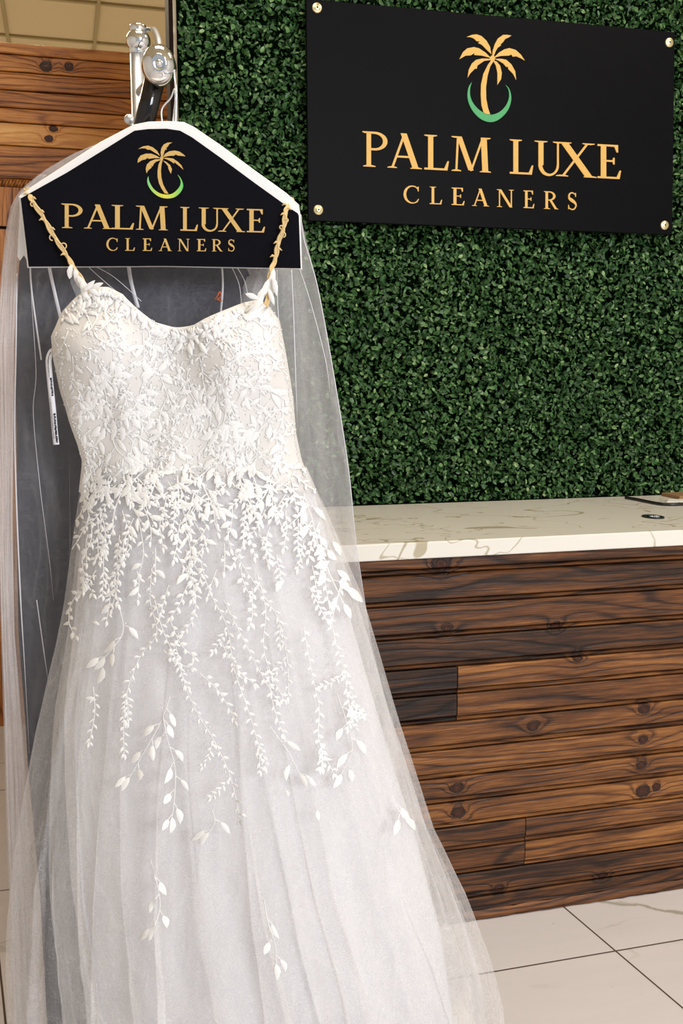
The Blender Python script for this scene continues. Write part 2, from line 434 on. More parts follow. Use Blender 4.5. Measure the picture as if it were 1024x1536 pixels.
me = m.mesh('rope_moulding'); add_tone(me, [.42]*len(me.vertices)); obj('rope_moulding', me, M['wood_vert'], part, True)
m = MB(); m.box((-2, 4.425, 0), (1.2, 4.5, 2.815)); obj('partition_core', m, M['trim_dark'], part)

# ------------------------------------------------------------------ reception counter
cnt = thing('reception_counter', 'reception counter clad in burnt brown pine boards below the pale worktop', 'counter', (1.7, 2.75, 0))
zs = [1.036, .989, .906, .817, .733, .657, .58, .503, .424, .353, .28, .211, .14, .066, .012]
rows = list(zip(zs, zs[1:]))
jn = [[], [2.3], [.55], [.55], [.989], [.989], [2.2], [2.2], [.45], [.45], [1.2], [1.2], [2.0], [2.0]]
TC = [.36, .33, .34, .24, .50, .36, .48, .54, .46, .56, .42, .54, .30, .28]
def tc(i, x):
    if i in (4, 5) and x < .989: return .10
    if i in (10, 11) and x < 1.2: return .36
    return TC[i]
m, T = planks(rows, 2.414, jn, .25, 3.4, tc)
me = m.mesh('board_cladding'); add_tone(me, T); obj('board_cladding', me, M['wood'], cnt)
m = MB(); nx = 120; rws = []
for dy, dz in ((.0, 0), (-.004, .006), (-.003, .018), (.004, .028)):
    rws.append([(lerp(.25, 3.4, i/nx), 2.412+dy+noise.noise((i*.7, dz*40, 0))*.004, max(0, dz+noise.noise((i*.5, 3, 1))*.005 if dz else 0)) for i in range(nx+1)])
m.grid(rws); me = m.mesh('rough_base_strip'); add_tone(me, [.36]*len(me.vertices)); obj('rough_base_strip', me, M['wood'], cnt, True)
m = MB(); m.box((.27, 2.434, 0), (3.4, 3.0, 1.034)); obj('counter_carcass', m, M['trim_dark'], cnt)
m = MB(); m.box((.22, 2.384, 1.036), (3.43, 3.125, 1.080))
single('worktop', m, M['quartz'], 'cream veined quartz worktop with white front edge on the wooden reception counter', 'worktop', (1.8, 2.75, 1.036), mod=bevel(.003))

# things on the worktop
ZT = 1.080
def wt(u, v, dz=0): p = at_z(u, v, ZT); p.z += dz; return p
path = smoothpath([wt(938, 748.5, .005), wt(955, 751.5, .005), wt(985, 757.5, .005), wt(1003, 759, .005), wt(1026, 758.5, .005), wt(1075, 756, .005)])
m = MB(); m.tube(path, .0055, 8)
single('black_cable', m, M['black_rubber'], 'short black cable curving across the right end of the worktop', 'cable', wt(985, 757), sm=True)
m = MB(); a = [wt(1000, 753.2), wt(1060, 752), wt(1058, 748.5), wt(1003, 749.3)]
m.prism([p+Vector((0, 0, .0015)) for p in a], [p+Vector((0, 0, .0002)) for p in a])
single('paper_sheet', m, M['paper'], 'sheet of white paper on the worktop behind the black cable', 'paper', wt(1025, 751))
m = MB(); a = wt(997, 745); m.box((a.x, 2.99, ZT+.0004), (a.x+.26, 3.10, ZT+.012))
single('cardboard_flat', m, M['card'], 'flat piece of brown cardboard at the back of the worktop by the hedge', 'cardboard', (a.x+.1, 3.05, ZT), mod=bevel(.002))
c = wt(979, 776)
gm = thing('cable_grommet', 'small oval black and chrome grommet set in the worktop near the cable', 'grommet', c)
def oval(rx, ry, r2x, r2y, z0, z1, n=40, dx=0, dy=0):
    m = MB(); o = [(c.x+dx+rx*math.cos(2*PI*k/n), c.y+dy+ry*math.sin(2*PI*k/n)) for k in range(n)]
    i = [(c.x+dx+r2x*math.cos(2*PI*k/n), c.y+dy+r2y*math.sin(2*PI*k/n)) for k in range(n)]
    m.grid([[(x, y, z0) for x, y in o], [(x, y, z1) for x, y in o], [(x, y, z1) for x, y in i], [(x, y, z0+.0005) for x, y in i]], True)
    b = len(m.v)-n; m.f.append(tuple(range(b, b+n))); return m
obj('rim', oval(.030, .040, .024, .033, ZT, ZT+.004), M['black_rubber'], gm, mod=bevel(.001))
m = oval(.021, .024, .015, .018, ZT+.0006, ZT+.0045, dy=-.008); obj('chrome_insert', m, M['chrome'], gm)['label'] = 'bright chrome insert'

# ------------------------------------------------------------------ boxwood hedge
hd_ = thing('boxwood_hedge', 'green artificial boxwood hedge covering the wall behind the counter', 'hedge', (2.3, 3.19, 0))
m = MB(); m.box((.368, 3.18, 0), (4.5, 3.199, 3.6)); obj('hedge_backing', m, M['hedge_back'], hd_)
def leaves():
    N = 84000
    x0, x1, z0, z1 = .372, 3.25, 1.075, 2.97
    px = rng.uniform(x0, x1, N); pz = rng.uniform(z0, z1, N)
    dep = rng.beta(1.2, 1.5, N)                     # 0 deep .. 1 front
    bumpy = .008*np.sin(px*23+np.sin(pz*17)*2)*np.sin(pz*27+px*5)
    py = 3.172-.05*dep+bumpy*.6
    # facing direction: outwards with random tilt
    yaw = rng.normal(0, .75, N); pit = rng.normal(.35, .6, N)
    nrm = np.stack([np.sin(yaw)*np.cos(pit), -np.cos(yaw)*np.cos(pit), np.sin(pit)], 1)
    rv = rng.normal(size=(N, 3)); d = rv-nrm*(rv*nrm).sum(1)[:, None]; d /= np.linalg.norm(d, axis=1)[:, None]
    s = np.cross(nrm, d)
    L = rng.uniform(.011, .023, N)[:, None]; W = L*rng.uniform(.2, .34, N)[:, None]
    base = np.stack([px, py, pz], 1)
    cup = rng.uniform(.0, .35, N)[:, None]*W
    curl = rng.uniform(-.25, .1, N)[:, None]*L
    V = np.empty((N, 6, 3))
    V[:, 0] = base-d*L*.5; V[:, 1] = base-d*L*.18+s*W+nrm*cup; V[:, 2] = base+d*L*.2+s*W*.9+nrm*(cup+curl*.4)
    V[:, 3] = base+d*L*.5+nrm*curl; V[:, 4] = base+d*L*.2-s*W*.9+nrm*(cup+curl*.4); V[:, 5] = base-d*L*.18-s*W+nrm*cup
    V[:, :, 1] = np.minimum(V[:, :, 1], 3.179); V[:, :, 0] = np.maximum(V[:, :, 0], .362)
    V[:, :, 2] = np.maximum(V[:, :, 2], 1.0815)
    me = bpy.data.meshes.new('leaves'); me.vertices.add(N*6); me.vertices.foreach_set('co', V.reshape(-1))
    idx = np.arange(N)[:, None]*6+np.array([[0, 1, 2, 3, 0, 3, 4, 5]])
    me.loops.add(N*8); me.loops.foreach_set('vertex_index', idx.reshape(-1).astype(np.int32))
    me.polygons.add(N*2); me.polygons.foreach_set('loop_start', (np.arange(N*2)*4).astype(np.int32))
    try: me.polygons.foreach_set('loop_total', np.full(N*2, 4, dtype=np.int32))
    except Exception: pass
    me.update(calc_edges=True); me.validate()
    r = np.clip(rng.beta(1.2, 2.0, N), 0, 1)
    at = me.attributes.new('rnd', 'FLOAT', 'POINT'); at.data.foreach_set('value', np.clip(r[:, None]+np.array([[-.12, 0, .05, .16, .05, 0]]), 0, 1).reshape(-1).astype(np.float32))
    return me
lv = obj('leaves', leaves(), M['leaf'], hd_); lv['kind'] = 'stuff'

# ------------------------------------------------------------------ lettering
def arcpts(cx, cy, rx, ry, a0, a1, n=18):
    return [(cx+rx*math.cos(math.radians(lerp(a0, a1, k/n))), cy+ry*math.sin(math.radians(lerp(a0, a1, k/n)))) for k in range(n+1)]
def bar(x0, y0, x1, y1, w):  # thickness measured along x
    return [(x0-w/2, y0), (x0+w/2, y0), (x1+w/2, y1), (x1-w/2, y1)]
def hbar(x0, x1, y, h): return [(x0, y-h/2), (x1, y-h/2), (x1, y+h/2), (x0, y+h/2)]
def ser(x, y, w, h, up):     # slab serif with pointed ends
    s = 1 if up else -1
    return [(x-w/2, y), (x+w/2, y), (x+w/2, y+s*h*.5), (x+w*.22, y+s*h), (x-w*.22, y+s*h), (x-w/2, y+s*h*.5)]
def bowl(cx, cy, ro, rio, a0, a1, n=20):  # ring section between two ellipses, as quads
    o = arcpts(cx, cy, ro[0], ro[1], a0, a1, n); i = arcpts(cx+rio[2], cy, rio[0], rio[1], a0, a1, n)
    return [[o[k], o[k+1], i[k+1], i[k]] for k in range(n)]
K, N_ = .17, .07     # thick and thin strokes
def glyph(ch, s=1.0):
    K = .17*s; N_ = .07*s
    if ch == 'P':
        g = [bar(.22, 0, .22, 1, K*1.1), ser(.24, 0, .46, .05, True), ser(.13, 1, .3, .05, False)]
        g += bowl(.45, .735, (.47, .265), (.33, .205, -.03), -90, 90)
        g += [hbar(.2, .46, .97, .06), hbar(.2, .46, .5, .06)]; return g
    if ch == 'A': return [bar(.13, 0, .5, 1, N_*1.1), bar(.83, 0, .47, 1.0, K*1.15), hbar(.27, .72, .33, .055), ser(.13, 0, .28, .045, True), ser(.84, 0, .34, .045, True)]
    if ch == 'L': return [bar(.27, 0, .27, 1, K*1.3), ser(.27, 1, .5, .05, False), hbar(.02, .9, .028, .056), [(.99, .27), (.93, .27), (.80, .05), (.84, 0), (.93, 0)]]
    if ch == 'M': return [bar(.13, 0, .17, 1, N_*.8), bar(.2, 1, .5, .04, K*.85), bar(.80, 1, .5, .02, N_*.8), bar(.86, 0, .82, 1, K*.95),
                          ser(.13, 0, .24, .045, True), ser(.86, 0, .28, .045, True), ser(.12, 1, .22, .045, False), ser(.88, 1, .22, .045, False)]
    if ch == 'U':
        g = [bar(.24, .3, .24, 1, K*1.1), bar(.82, .3, .82, 1, N_), ser(.24, 1, .44, .045, False), ser(.82, 1, .34, .045, False)]
        g += bowl(.5, .31, (.352, .325), (.245, .255, .03), 180, 360); return g
    if ch == 'X': return [bar(.2, 1, .82, 0, K*1.2), bar(.78, 1, .16, 0, N_), ser(.2, 1, .36, .045, False), ser(.8, 1, .3, .045, False), ser(.15, 0, .3, .045, True), ser(.84, 0, .32, .045, True)]
    if ch == 'E': return [bar(.3, 0, .3, 1, K*1.4), hbar(.06, .86, .972, .056), hbar(.06, .92, .028, .056), hbar(.3, .7, .52, .05),
                          [(.88, .78), (.82, .78), (.72, .96), (.78, 1), (.88, 1)], [(1.0, .25), (.94, .25), (.82, .05), (.84, 0), (.94, 0)], [(.74, .42), (.69, .42), (.64, .52), (.69, .62), (.74, .62)]]
    if ch == 'C':
        g = bowl(.55, .5, (.53, .52), (.40, .455, .035), 48, 312, 30)
        g += [[(.95, .70), (.9, .70), (.84, .9), (.9, .96), (.95, .98)], [(.97, .25), (.92, .27), (.80, .1), (.86, .05)]]; return g
    if ch == 'N': return [bar(.17, 0, .17, 1, N_), bar(.19, 1, .83, 0, K*1.05), bar(.85, 0, .85, 1, N_), ser(.17, 0, .3, .045, True), ser(.14, 1, .26, .045, False), ser(.85, 1, .28, .045, False)]
    if ch == 'R':
        g = [bar(.2, 0, .2, 1, K*1.15), ser(.22, 0, .44, .05, True), ser(.12, 1, .24, .05, False), hbar(.18, .4, .97, .06), hbar(.18, .45, .51, .06), bar(.45, .52, .86, 0, K*1.15), ser(.9, 0, .24, .04, True)]
        g += bowl(.4, .74, (.42, .26), (.28, .2, -.03), -90, 90); return g
    if ch == 'S':
        c = smoothpath([(.78, .86, 0), (.62, .95, 0), (.40, .96, 0), (.22, .84, 0), (.24, .66, 0), (.48, .54, 0), (.74, .42, 0), (.84, .25, 0), (.70, .07, 0), (.45, .03, 0), (.2, .12, 0)], 5)
        w = [.05, .06, .07, .11, .15, .19, .15, .11, .07, .06, .05]; g = []
        Q = []
        for k, p in enumerate(c):
            t = (c[min(k+1, len(c)-1)]-c[max(k-1, 0)]).normalized(); f = k/5; j = min(int(f), 9); ww = lerp(w[j], w[j+1], f-j)*s
            nn = Vector((-t.y, t.x, 0)); Q.append(((p+nn*ww*.6)[:2], (p-nn*ww*.6)[:2]))
        for a, b in zip(Q, Q[1:]): g.append([a[0], b[0], b[1], a[1]])
        g += [[(.84, .74), (.79, .74), (.74, .9), (.78, .97), (.84, .97)], [(.14, .28), (.19, .28), (.24, .1), (.2, .03), (.14, .03)]]; return g
def write_line(parent, mat, spec, vt, vb, plane, depth, s=.92):
    """spec [(char, u0, u1)], vt / vb = (v at first letter, v at last letter) for cap line and base line; each letter is a part"""
    ua, ub = spec[0][1], spec[-1][2]
    for ch, u0, u1 in spec:
        m = MB()
        for kk, poly in enumerate(glyph(ch, s)):
            fr = []; bk = []; dd = depth*(1+.035*(kk % 9))
            for a, b in poly:
                u = lerp(u0, u1, a); f = (u-ua)/(ub-ua); v = lerp(lerp(*vb, f), lerp(*vt, f), b)
                p = plane(u, v); fr.append(p+dd); bk.append(p)
            n = (fr[1]-fr[0]).cross(fr[2]-fr[1])
            if n.y > 0: fr.reverse(); bk.reverse()
            m.prism(fr, bk)
        obj('letter', m, mat, parent)
def poly_prism(m, pts, plane, depth, attr=None):
    fr = [plane(u, v)+depth for u, v in pts]; bk = [plane(u, v) for u, v in pts]
    area = sum(pts[i][0]*pts[(i+1) % len(pts)][1]-pts[(i+1) % len(pts)][0]*pts[i][1] for i in range(len(pts)))
    if area > 0: fr.reverse(); bk.reverse()
    n0 = len(m.v); m.prism(fr, bk)
    if attr: m.a[n0:] = [attr(u) for u in [p[0] for p in (pts[::-1] if area > 0 else pts)]*2]
EM1 = dict(
 fronds=[[(250,165),(300,145),(345,140),(390,155),(440,200),(475,260),(487,330),(440,285),(395,240),(358,222),(380,210),(345,205),(320,180),(290,168)],
 [(495,350),(500,300),(520,235),(550,180),(600,145),(640,145),(680,152),(655,170),(620,185),(600,215),(572,240),(582,245),(550,268),(530,300),(512,345)],
 [(180,380),(215,310),(255,275),(320,262),(370,275),(430,315),(484,368),(400,345),(322,338),(325,320),(290,342),(240,345),(205,365)],
 [(510,365),(560,315),(610,285),(660,272),(720,290),(770,335),(808,392),(770,370),(730,352),(692,355),(680,335),(650,345),(580,347)],
 [(472,375),(400,372),(340,385),(300,420),(270,480),(260,555),(285,515),(330,470),(348,470),(352,442),(375,425),(420,395),(478,388)],
 [(516,376),(580,375),(630,385),(680,430),(715,495),(725,578),(695,520),(650,474),(645,450),(632,455),(600,420),(560,395)],
 [(503,392),(535,400),(570,440),(587,510),(580,570),(545,625),(545,560),(545,510),(530,440)],
 [(470,372),(485,345),(510,345),(525,368),(515,395),(485,398)]],
 trunk=[(488,385),(455,430),(410,520),(388,620),(385,720),(392,820),(412,890),(440,905),(475,908),(455,850),(437,760),(435,650),(450,540),(475,450),(510,395)],
 outer=[(300,598),(268,650),(258,730),(275,810),(320,890),(390,955),(470,982),(540,968),(610,915),(655,850),(678,770),(672,700),(650,650),(622,626)],
 inner=[(296,612),(284,660),(284,720),(302,780),(342,838),(402,886),(472,911),(535,900),(590,866),(632,815),(655,755),(657,700),(644,655),(622,627)],
 sc=6.4, off=(660, 30))
EM2 = dict(
 fronds=[[(235,202),(290,170),(360,158),(420,180),(475,225),(512,290),(470,262),(420,232),(385,210),(350,212),(330,195),(280,192)],
 [(528,305),(520,250),(530,190),(560,145),(610,120),(668,118),(630,140),(612,170),(590,190),(600,208),(575,212),(560,260),(545,305)],
 [(225,378),(232,330),(265,285),(330,262),(400,262),(460,285),(518,318),(440,318),(365,328),(352,315),(325,335),(280,345),(245,368)],
 [(550,308),(580,262),(630,232),(700,222),(760,235),(805,265),(840,296),(790,290),(735,285),(715,270),(690,288),(630,290)],
 [(510,332),(450,335),(390,358),(345,400),(330,455),(340,512),(365,470),(405,440),(402,415),(420,425),(430,395),(460,365),(515,346)],
 [(548,318),(610,315),(680,325),(740,365),(785,410),(812,468),(770,430),(720,390),(700,370),(690,388),(650,358),(600,335)],
 [(548,350),(590,365),(640,405),(665,460),(652,520),(632,480),(615,440),(620,430),(590,390)],
 [(512,330),(520,300),(548,300),(556,322),(545,348),(520,348)]],
 trunk=[(522,345),(495,400),(482,480),(482,560),(500,640),(530,705),(568,765),(600,775),(620,772),(585,720),(550,650),(530,570),(524,480),(530,410),(542,350)],
 outer=[(362,550),(348,600),(358,660),(395,725),(450,780),(520,820),(600,835),(680,825),(740,790),(785,740),(808,680),(798,620),(770,565),(735,528)],
 inner=[(364,556),(370,600),(390,650),(425,705),(475,748),(530,775),(600,785),(665,775),(715,740),(755,695),(775,650),(774,605),(758,565),(735,529)],
 sc=8.533, off=(180, 200))
def emblem(E, plane, depth):
    f = lambda p: (E['off'][0]+p[0]/E['sc'], E['off'][1]+p[1]/E['sc'])
    m = MB()
    for kk, pl in enumerate(E['fronds']+[E['trunk']]): poly_prism(m, [f(p) for p in pl], plane, depth*(1+.04*kk))
    c = MB(); o, i = [f(p) for p in E['outer']], [f(p) for p in E['inner']]
    u0 = min(p[0] for p in o); u1 = max(p[0] for p in o)
    so = smoothpath([(*p, 0) for p in o], 3); si = smoothpath([(*p, 0) for p in i], 3)
    for k in range(len(so)-1):
        poly_prism(c, [so[k][:2], so[k+1][:2], si[k+1][:2], si[k][:2]], plane, depth, lambda u: (u-u0)/(u1-u0))
    return m, c

# ------------------------------------------------------------------ shop sign
YS = 3.10
sg = thing('shop_sign', 'large black sign board with gold palm tree and gold lettering on the hedge', 'sign', (1.38, 3.13, 1.98))
cor = [at_y(*p, YS) for p in ((459, -2.5), (1012, 48), (1008, 352), (462, 331))]
m = MB(); m.prism([cor[3], cor[2], cor[1], cor[0]], [p+Vector((0, .012, 0)) for p in (cor[3], cor[2], cor[1], cor[0])])
obj('board', m, M['board'], sg, mod=bevel(.002))
pl = lambda u, v: at_y(u, v, YS-.0006); dp = Vector((0, -.003, 0))
L1 = [('P',543.8,583.7),('A',581,631.6),('L',635,673),('M',676,735.4),('L',763,799.3),('U',800,843.8),('X',833,894),('E',893,930.5)]
write_line(sg, M['gold'], L1, (197.0, 218.2), (249.8, 269), pl, dp)
L2 = [('C',604,628.5),('L',643.5,662.5),('E',675.5,696),('A',707.5,732.5),('N',744,770),('E',783.5,800.5),('R',815,836),('S',849,865.5)]
write_line(sg, M['gold'], L2, (278.5, 289), (304.5, 315.5), pl, dp)
e, c_ = emblem(EM1, pl, dp)
obj('palm_emblem', e, M['gold'], sg); obj('crescent_emblem', c_, M['green'], sg)['label'] = 'green crescent under the palm'
for u, v in ((475, 12), (1003, 64), (477, 315), (996, 338)):
    p = at_y(u, v, YS); m = MB(); m.lathe(p, (0, -1, 0), [(0, .0155), (.003, .0155), (.005, .013), (.0045, .010), (.0065, .008), (.007, .004), (.007, 0)], 28)
    sc = obj('screw', m, M['brass'], sg, True); m = MB(); m.lathe(p, (0, -1, 0), [(.0068, .0035), (.0075, .0033), (.0075, 0)], 6)
    sub('screw_slot', m, M['dark_screw'], sc)

# ------------------------------------------------------------------ chrome stand
DY = .07
std = thing('garment_stand', 'chrome garment stand post with a pivoting chrome head and black tube', 'stand', (P(206, 100, .30).x, .30, 0), 'gown')
m = MB(); a = P(206, 78, .24); rp = 10.6*2.04/1500
m.tube([(a.x, .24, .012), (a.x, .24, a.z)], rp, 28); obj('post', m, M['brushed'], std, True)
m = MB(); m.tube([(a.x, .24, a.z-.004), (a.x, .24, a.z+.014)], rp*1.12, 28)
obj('collar', m, M['chrome'], std, True, bevel(.002))
R0 = 17.2*2.04/1500; b = P(207.5, 62, .24)
m = MB(); pr = []
for k in range(0, 17):
    an = lerp(-62, 50, k/16); pr.append((R0*math.sin(math.radians(an)), R0*math.cos(math.radians(an))))
pr += [(R0*.80, R0*.67), (R0*.84, R0*.68), (R0*1.15, R0*.68), (R0*1.22, R0*.66), (R0*1.27, R0*.6), (R0*1.30, R0*.5), (R0*1.3, 0)]
m.lathe(b, (0, 0, 1), pr, 36); obj('ball_cap', m, M['chrome'], std, True)
# handle bracket
m = MB(); pth = smoothpath([P(219, 46, .24), P(225, 41.5, .22), P(231, 44, .20), P(236, 55, .17), P(238, 66, .15), P(239, 78, .13)], 6)
rws = []
for k, p in enumerate(pth):
    w = .0058; rws.append([p+Vector((-w, -.004, 0)), p+Vector((w, -.004, 0)), p+Vector((w, .004, 0)), p+Vector((-w, .004, 0))])
m.grid(rws, True); obj('bracket', m, M['brushed'], std, True)
# pivot head: a domed disc facing the room
m = MB(); hc = P(238.5, 98, .05); ax = Vector((.18, -1, -.12)).normalized(); rr = 25.5*1.85/1500
prof = []
for k in range(0, 15):
    an = lerp(-25, 62, k/14); prof.append((rr*.75*math.sin(math.radians(an)), rr*math.cos(math.radians(an))))
prof += [(rr*.67, rr*.46), (rr*.72, rr*.44), (rr*.74, rr*.40), (rr*.70, rr*.30), (rr*.70, rr*.12)]
rows_ = []
u_ = ax.orthogonal().normalized(); 
u_ = Vector((1, 0, 0)); u_ = (u_-ax*u_.dot(ax)).normalized(); w_ = ax.cross(u_)
rows_ = [[hc+ax*h+(u_*math.cos(2*PI*k/40)*.93+w_*math.sin(2*PI*k/40)*1.12)*r for k in range(40)] for h, r in prof]
m.grid(rows_, True, flip=True); ph = obj('pivot_head', m, M['chrome'], std, True)
m = MB(); m.lathe(hc, ax, [(rr*.66, rr*.2), (rr*.84, rr*.19), (rr*.92, rr*.12), (rr*.94, 0)], 20); sub('bolt', m, M['chrome'], ph, True)
m = MB(); m.lathe(hc-ax*rr*.75, ax, [(0, rr*.2), (.0, rr*.9), (.008, rr*.98), (.012, rr*.9), (rr*.45, rr*.94)], 32); sub('back_plate', m, M['chrome'], ph, True)
m = MB(); q = P(206, 60, .24); m.tube([hc-ax*.01, hc-ax*.06, Vector((q.x+.01, .22, hc.z))], .012, 16); obj('pivot_neck', m, M['chrome'], std, True)
m = MB(); m.tube([P(235, 108, .075), P(216.5, 186, .10), P(206, 230, .12), P(204, 300, .2), P(204, 340, .24)], 14.5*1.88/1500, 28); obj('lower_tube', m, M['black_tube'], std, True)
m = MB(); a0 = (a.x, .24, 0); m.lathe(a0, (0, 0, 1), [(0, .19), (.008, .19), (.012, .18), (.016, .05), (.03, .03), (.05, .02)], 48)
obj('base_plate', m, M['brushed'], std, True)
m = MB(); m.lathe(P(194.5, 180, .19), (0, -1, 0), [(0, .009), (.004, .010), (.008, .008), (.009, 0)], 20); obj('side_knob', m, M['brushed'], std, True)

# ------------------------------------------------------------------ hanger and its printed cover
hg = thing('clothes_hanger', 'silver wire clothes hanger hooked over the chrome head above the black cover', 'hanger', P(247, 300, 0), 'gown')
m = MB()
m.tube(smoothpath([P(263, 184, 0), P(264, 160, 0), P(264, 135, .0), P(262.5, 116, .03), P(258, 88, .085), P(240, 72, .10), P(222, 86, .095), P(220, 104, .085)], 8), .0022, 10)
obj('hook', m, M['wire'], hg, True)
m = MB()
m.tube(smoothpath([P(259, 186, .004), P(261, 168, .003), P(263, 150, -.002), P(261.5, 134, -.002), P(256, 147, 0), P(246, 158, 0), P(242, 168, 0), P(243.5, 186, 0)], 8), .0017, 8)
obj('neck_loop', m, M['wire'], hg, True)
m = MB(); m.tube(smoothpath([P(55, 300, 0), P(110, 262, 0), P(180, 220, 0), P(247, 192, 0), P(310, 222, 0), P(370, 262, 0), P(430, 306, 0)], 6), .004, 10)
m.tube([P(55, 300, 0), P(430, 306, 0)], .002, 8); obj('shoulder_wire', m, M['wire'], hg, True)

cv = thing('hanger_cover', 'black hanger cover with white edge, gold palm tree and gold lettering', 'hanger cover', P(247, 404, 0), 'gown')
outer = [(27.5, 295), (47, 280), (90, 252), (150, 213), (200, 187), (222, 182.5), (250, 181.5), (276, 183), (292, 191), (330, 217), (380, 254), (430, 290), (448, 307), (450.5, 322), (453, 404.5), (247, 400.5), (41, 402)]
inner = [(31, 297.5), (47, 288.5), (100, 259), (160, 222), (201.5, 196), (222, 193.5), (250, 193), (270, 196), (288, 206), (330, 236), (380, 273), (430, 309), (446.5, 320), (448, 323), (451, 402.5), (247, 399), (43, 400)]
m = MB()
def ring(pts, y, sc=1.0, cen=(247, 310)): return [P(lerp(cen[0], p[0], sc), lerp(cen[1], p[1], sc), y) for p in pts]
m.grid([ring(outer, -.006), ring(outer, .018), ring(outer, .024, .97)], True)
b0 = len(m.v)-len(outer); m.f.append(tuple(range(b0, b0+len(outer))))
n_ = len(outer); mi = ring(inner, -.0135, .995); m2 = MB()
m.grid([ring(outer, -.006), ring(outer, -.0115, .992), ring(inner, -.0135, .99)], True, flip=True)
b1 = len(m.v)-n_; m.f.append(tuple(range(b1, b1+n_))[::-1])
obj('cover_body', m, M['white_foam'], cv)
m = MB(); m.prism(ring(inner, -.0155)[::-1], ring(inner, -.0130)[::-1]); obj('front_panel', m, M['black_cloth'], cv)
m = MB(); m.prism([P(30, 300, .02), P(26, 385, .03), P(30, 391, .03), P(36, 383, .03), P(41, 392, .03), P(44, 390, .02), P(38, 300, .01)], [P(30, 300, .023), P(26, 385, .033), P(30, 391, .033), P(36, 383, .033), P(41, 392, .033), P(44, 390, .023), P(38, 300, .013)])
obj('back_flap', m, M['white_foam'], cv)
pl2 = lambda u, v: P(u, v, -.0156); dp2 = Vector((0, -.0012, 0))
Z2 = lambda L: [(c, u0/2.1333, u1/2.1333) for c, u0, u1 in L]
L3 = Z2([('P',198,270),('A',270,358),('L',356,430),('M',434,537),('L',576,634),('U',634,708),('X',698,784),('E',786,848)])
write_line(cv, M['gold_cover'], L3, (305.3, 314.2), (342, 349), pl2, dp2)
L4 = Z2([('C',340,378),('L',400,432),('E',455,487),('A',508,550),('N',568,607),('E',628,660),('R',678,712),('S',727,753)])
write_line(cv, M['gold_cover'], L4, (357, 359.3), (376, 377.3), pl2, dp2)
t = NT('green_yellow_print'); r = t.attr('rnd')
t.bsdf(t.ramp(r, [(0, (.2, .62, .25)), (.2, (.45, .68, .12)), (.5, (.80, .72, .06)), (.75, (.45, .70, .10)), (1, (.12, .62, .16))]), .5); M['crescent'] = t.m
e, c_ = emblem(EM2, pl2, dp2)
obj('palm_emblem', e, M['gold_cover'], cv); obj('crescent_emblem', c_, M['crescent'], cv)['label'] = 'crescent shading from green to yellow'

# ------------------------------------------------------------------ grey garment bag behind the gown
bagL = [(290, 40), (400, 26), (500, 24), (800, 24), (950, 27), (1150, 40), (1350, 60), (1560, 70)]
bagR = [(290, 440), (400, 401), (460, 397), (600, 400), (1350, 430)]
m = MB(); nt, ns = 70, 90; rws = []
for j in range(nt+1):
    v = lerp(292, 1540, j/nt); row = []
    for i in range(ns):
        an = 2*PI*i/ns; l, r_ = tab(bagL, v), tab(bagR, v); cx = (l+r_)/2; w = (r_-l)/2
        u = cx+w*math.copysign(abs(math.cos(an))**.7, math.cos(an)); th = .018*min(1, .35+j/12)
        yy = .125 - th*math.sin(an) + .006*noise.noise((u*.02, v*.006, 3))*1.5
        k = (D0+.15)/D0
        p = P(u, v, .12); row.append(Vector((p.x, yy, p.z)))
    rws.append(row)
m.grid(rws, True, flip=True); n0 = len(m.v)-ns; m.f.append(tuple(range(n0, n0+ns))); m.f.append(tuple(range(ns))[::-1])
single('garment_bag', m, M['bag'], 'dark grey cloth garment bag hanging behind the white gown and veil', 'garment bag', P(230, 1350, .125), 'gown', sm=True)

# ------------------------------------------------------------------ gown geometry
gw = thing('wedding_gown', 'white lace and tulle wedding gown hanging from the hanger in the foreground', 'gown', (P(320, 1560, 0).x, 0, v2z(1600)), 'gown')
bodL = [(430, 118), (450, 104), (470, 95), (488, 88), (505, 80), (540, 83), (590, 93), (630, 105), (665, 120), (690, 127), (735, 122)]
bodR = [(430, 405), (455, 414), (480, 419), (520, 427), (560, 434), (600, 440), (650, 444), (690, 452), (735, 470)]
neck = [(80, 500), (88, 486), (95, 470), (110, 452), (122, 440), (135, 436), (160, 436), (190, 447), (215, 466), (245, 487), (275, 495), (300, 492), (320, 481), (345, 470), (370, 460), (395, 453), (408, 458), (416, 472), (425, 490)]
def bulge(u, v):
    return (.052*math.exp(-(((u-165)/70)**2+((v-530)/62)**2)) + .050*math.exp(-(((u-366)/62)**2+((v-535)/60)**2))
            - .016*math.exp(-(((u-268)/38)**2+((v-545)/80)**2)) - .01*math.exp(-(((u-90)/25)**2+((v-600)/50)**2)))
def bod_pt(an, t):
    c, s_ = math.cos(an), math.sin(an)
    # neck height at this angle
    l, r_ = 88, 420; ue = (l+r_)/2+(r_-l)/2*c
    vt = tab(neck, ue) if s_ > 0 else lerp(tab(neck, ue if abs(s_) < .02 else (l if c < 0 else r_)), 488, min(1, abs(s_)*3))
    v = lerp(vt, 735, t); l, r_ = tab(bodL, v), tab(bodR, v); cx = (l+r_)/2; w = (r_-l)/2
    u = cx+w*c; hd = lerp(.085, .10, sstep(620, 735, v))
    y = -hd*math.copysign(abs(s_)**.75, s_) if s_ > 0 else hd*.85*abs(s_)**.8
    if s_ > 0: y -= bulge(u, v)*min(1, s_*2)
    y += .004*noise.noise((u*.03, v*.02, 1)) + .0035*sstep(560, 620, v)*math.sin(u*.085+.6*math.sin(v*.02))
    p = P(u, v, 0); return Vector((p.x, y, p.z))
m = MB(); NB = 128; rws = [[bod_pt(2*PI*i/NB, j/48) for i in range(NB)] for j in range(49)]
m.grid(rws, True); bod_v, bod_f = list(m.v), list(m.f)
bodice = obj('bodice', m, M['bodice'], gw, True, solidify(.003, -1))

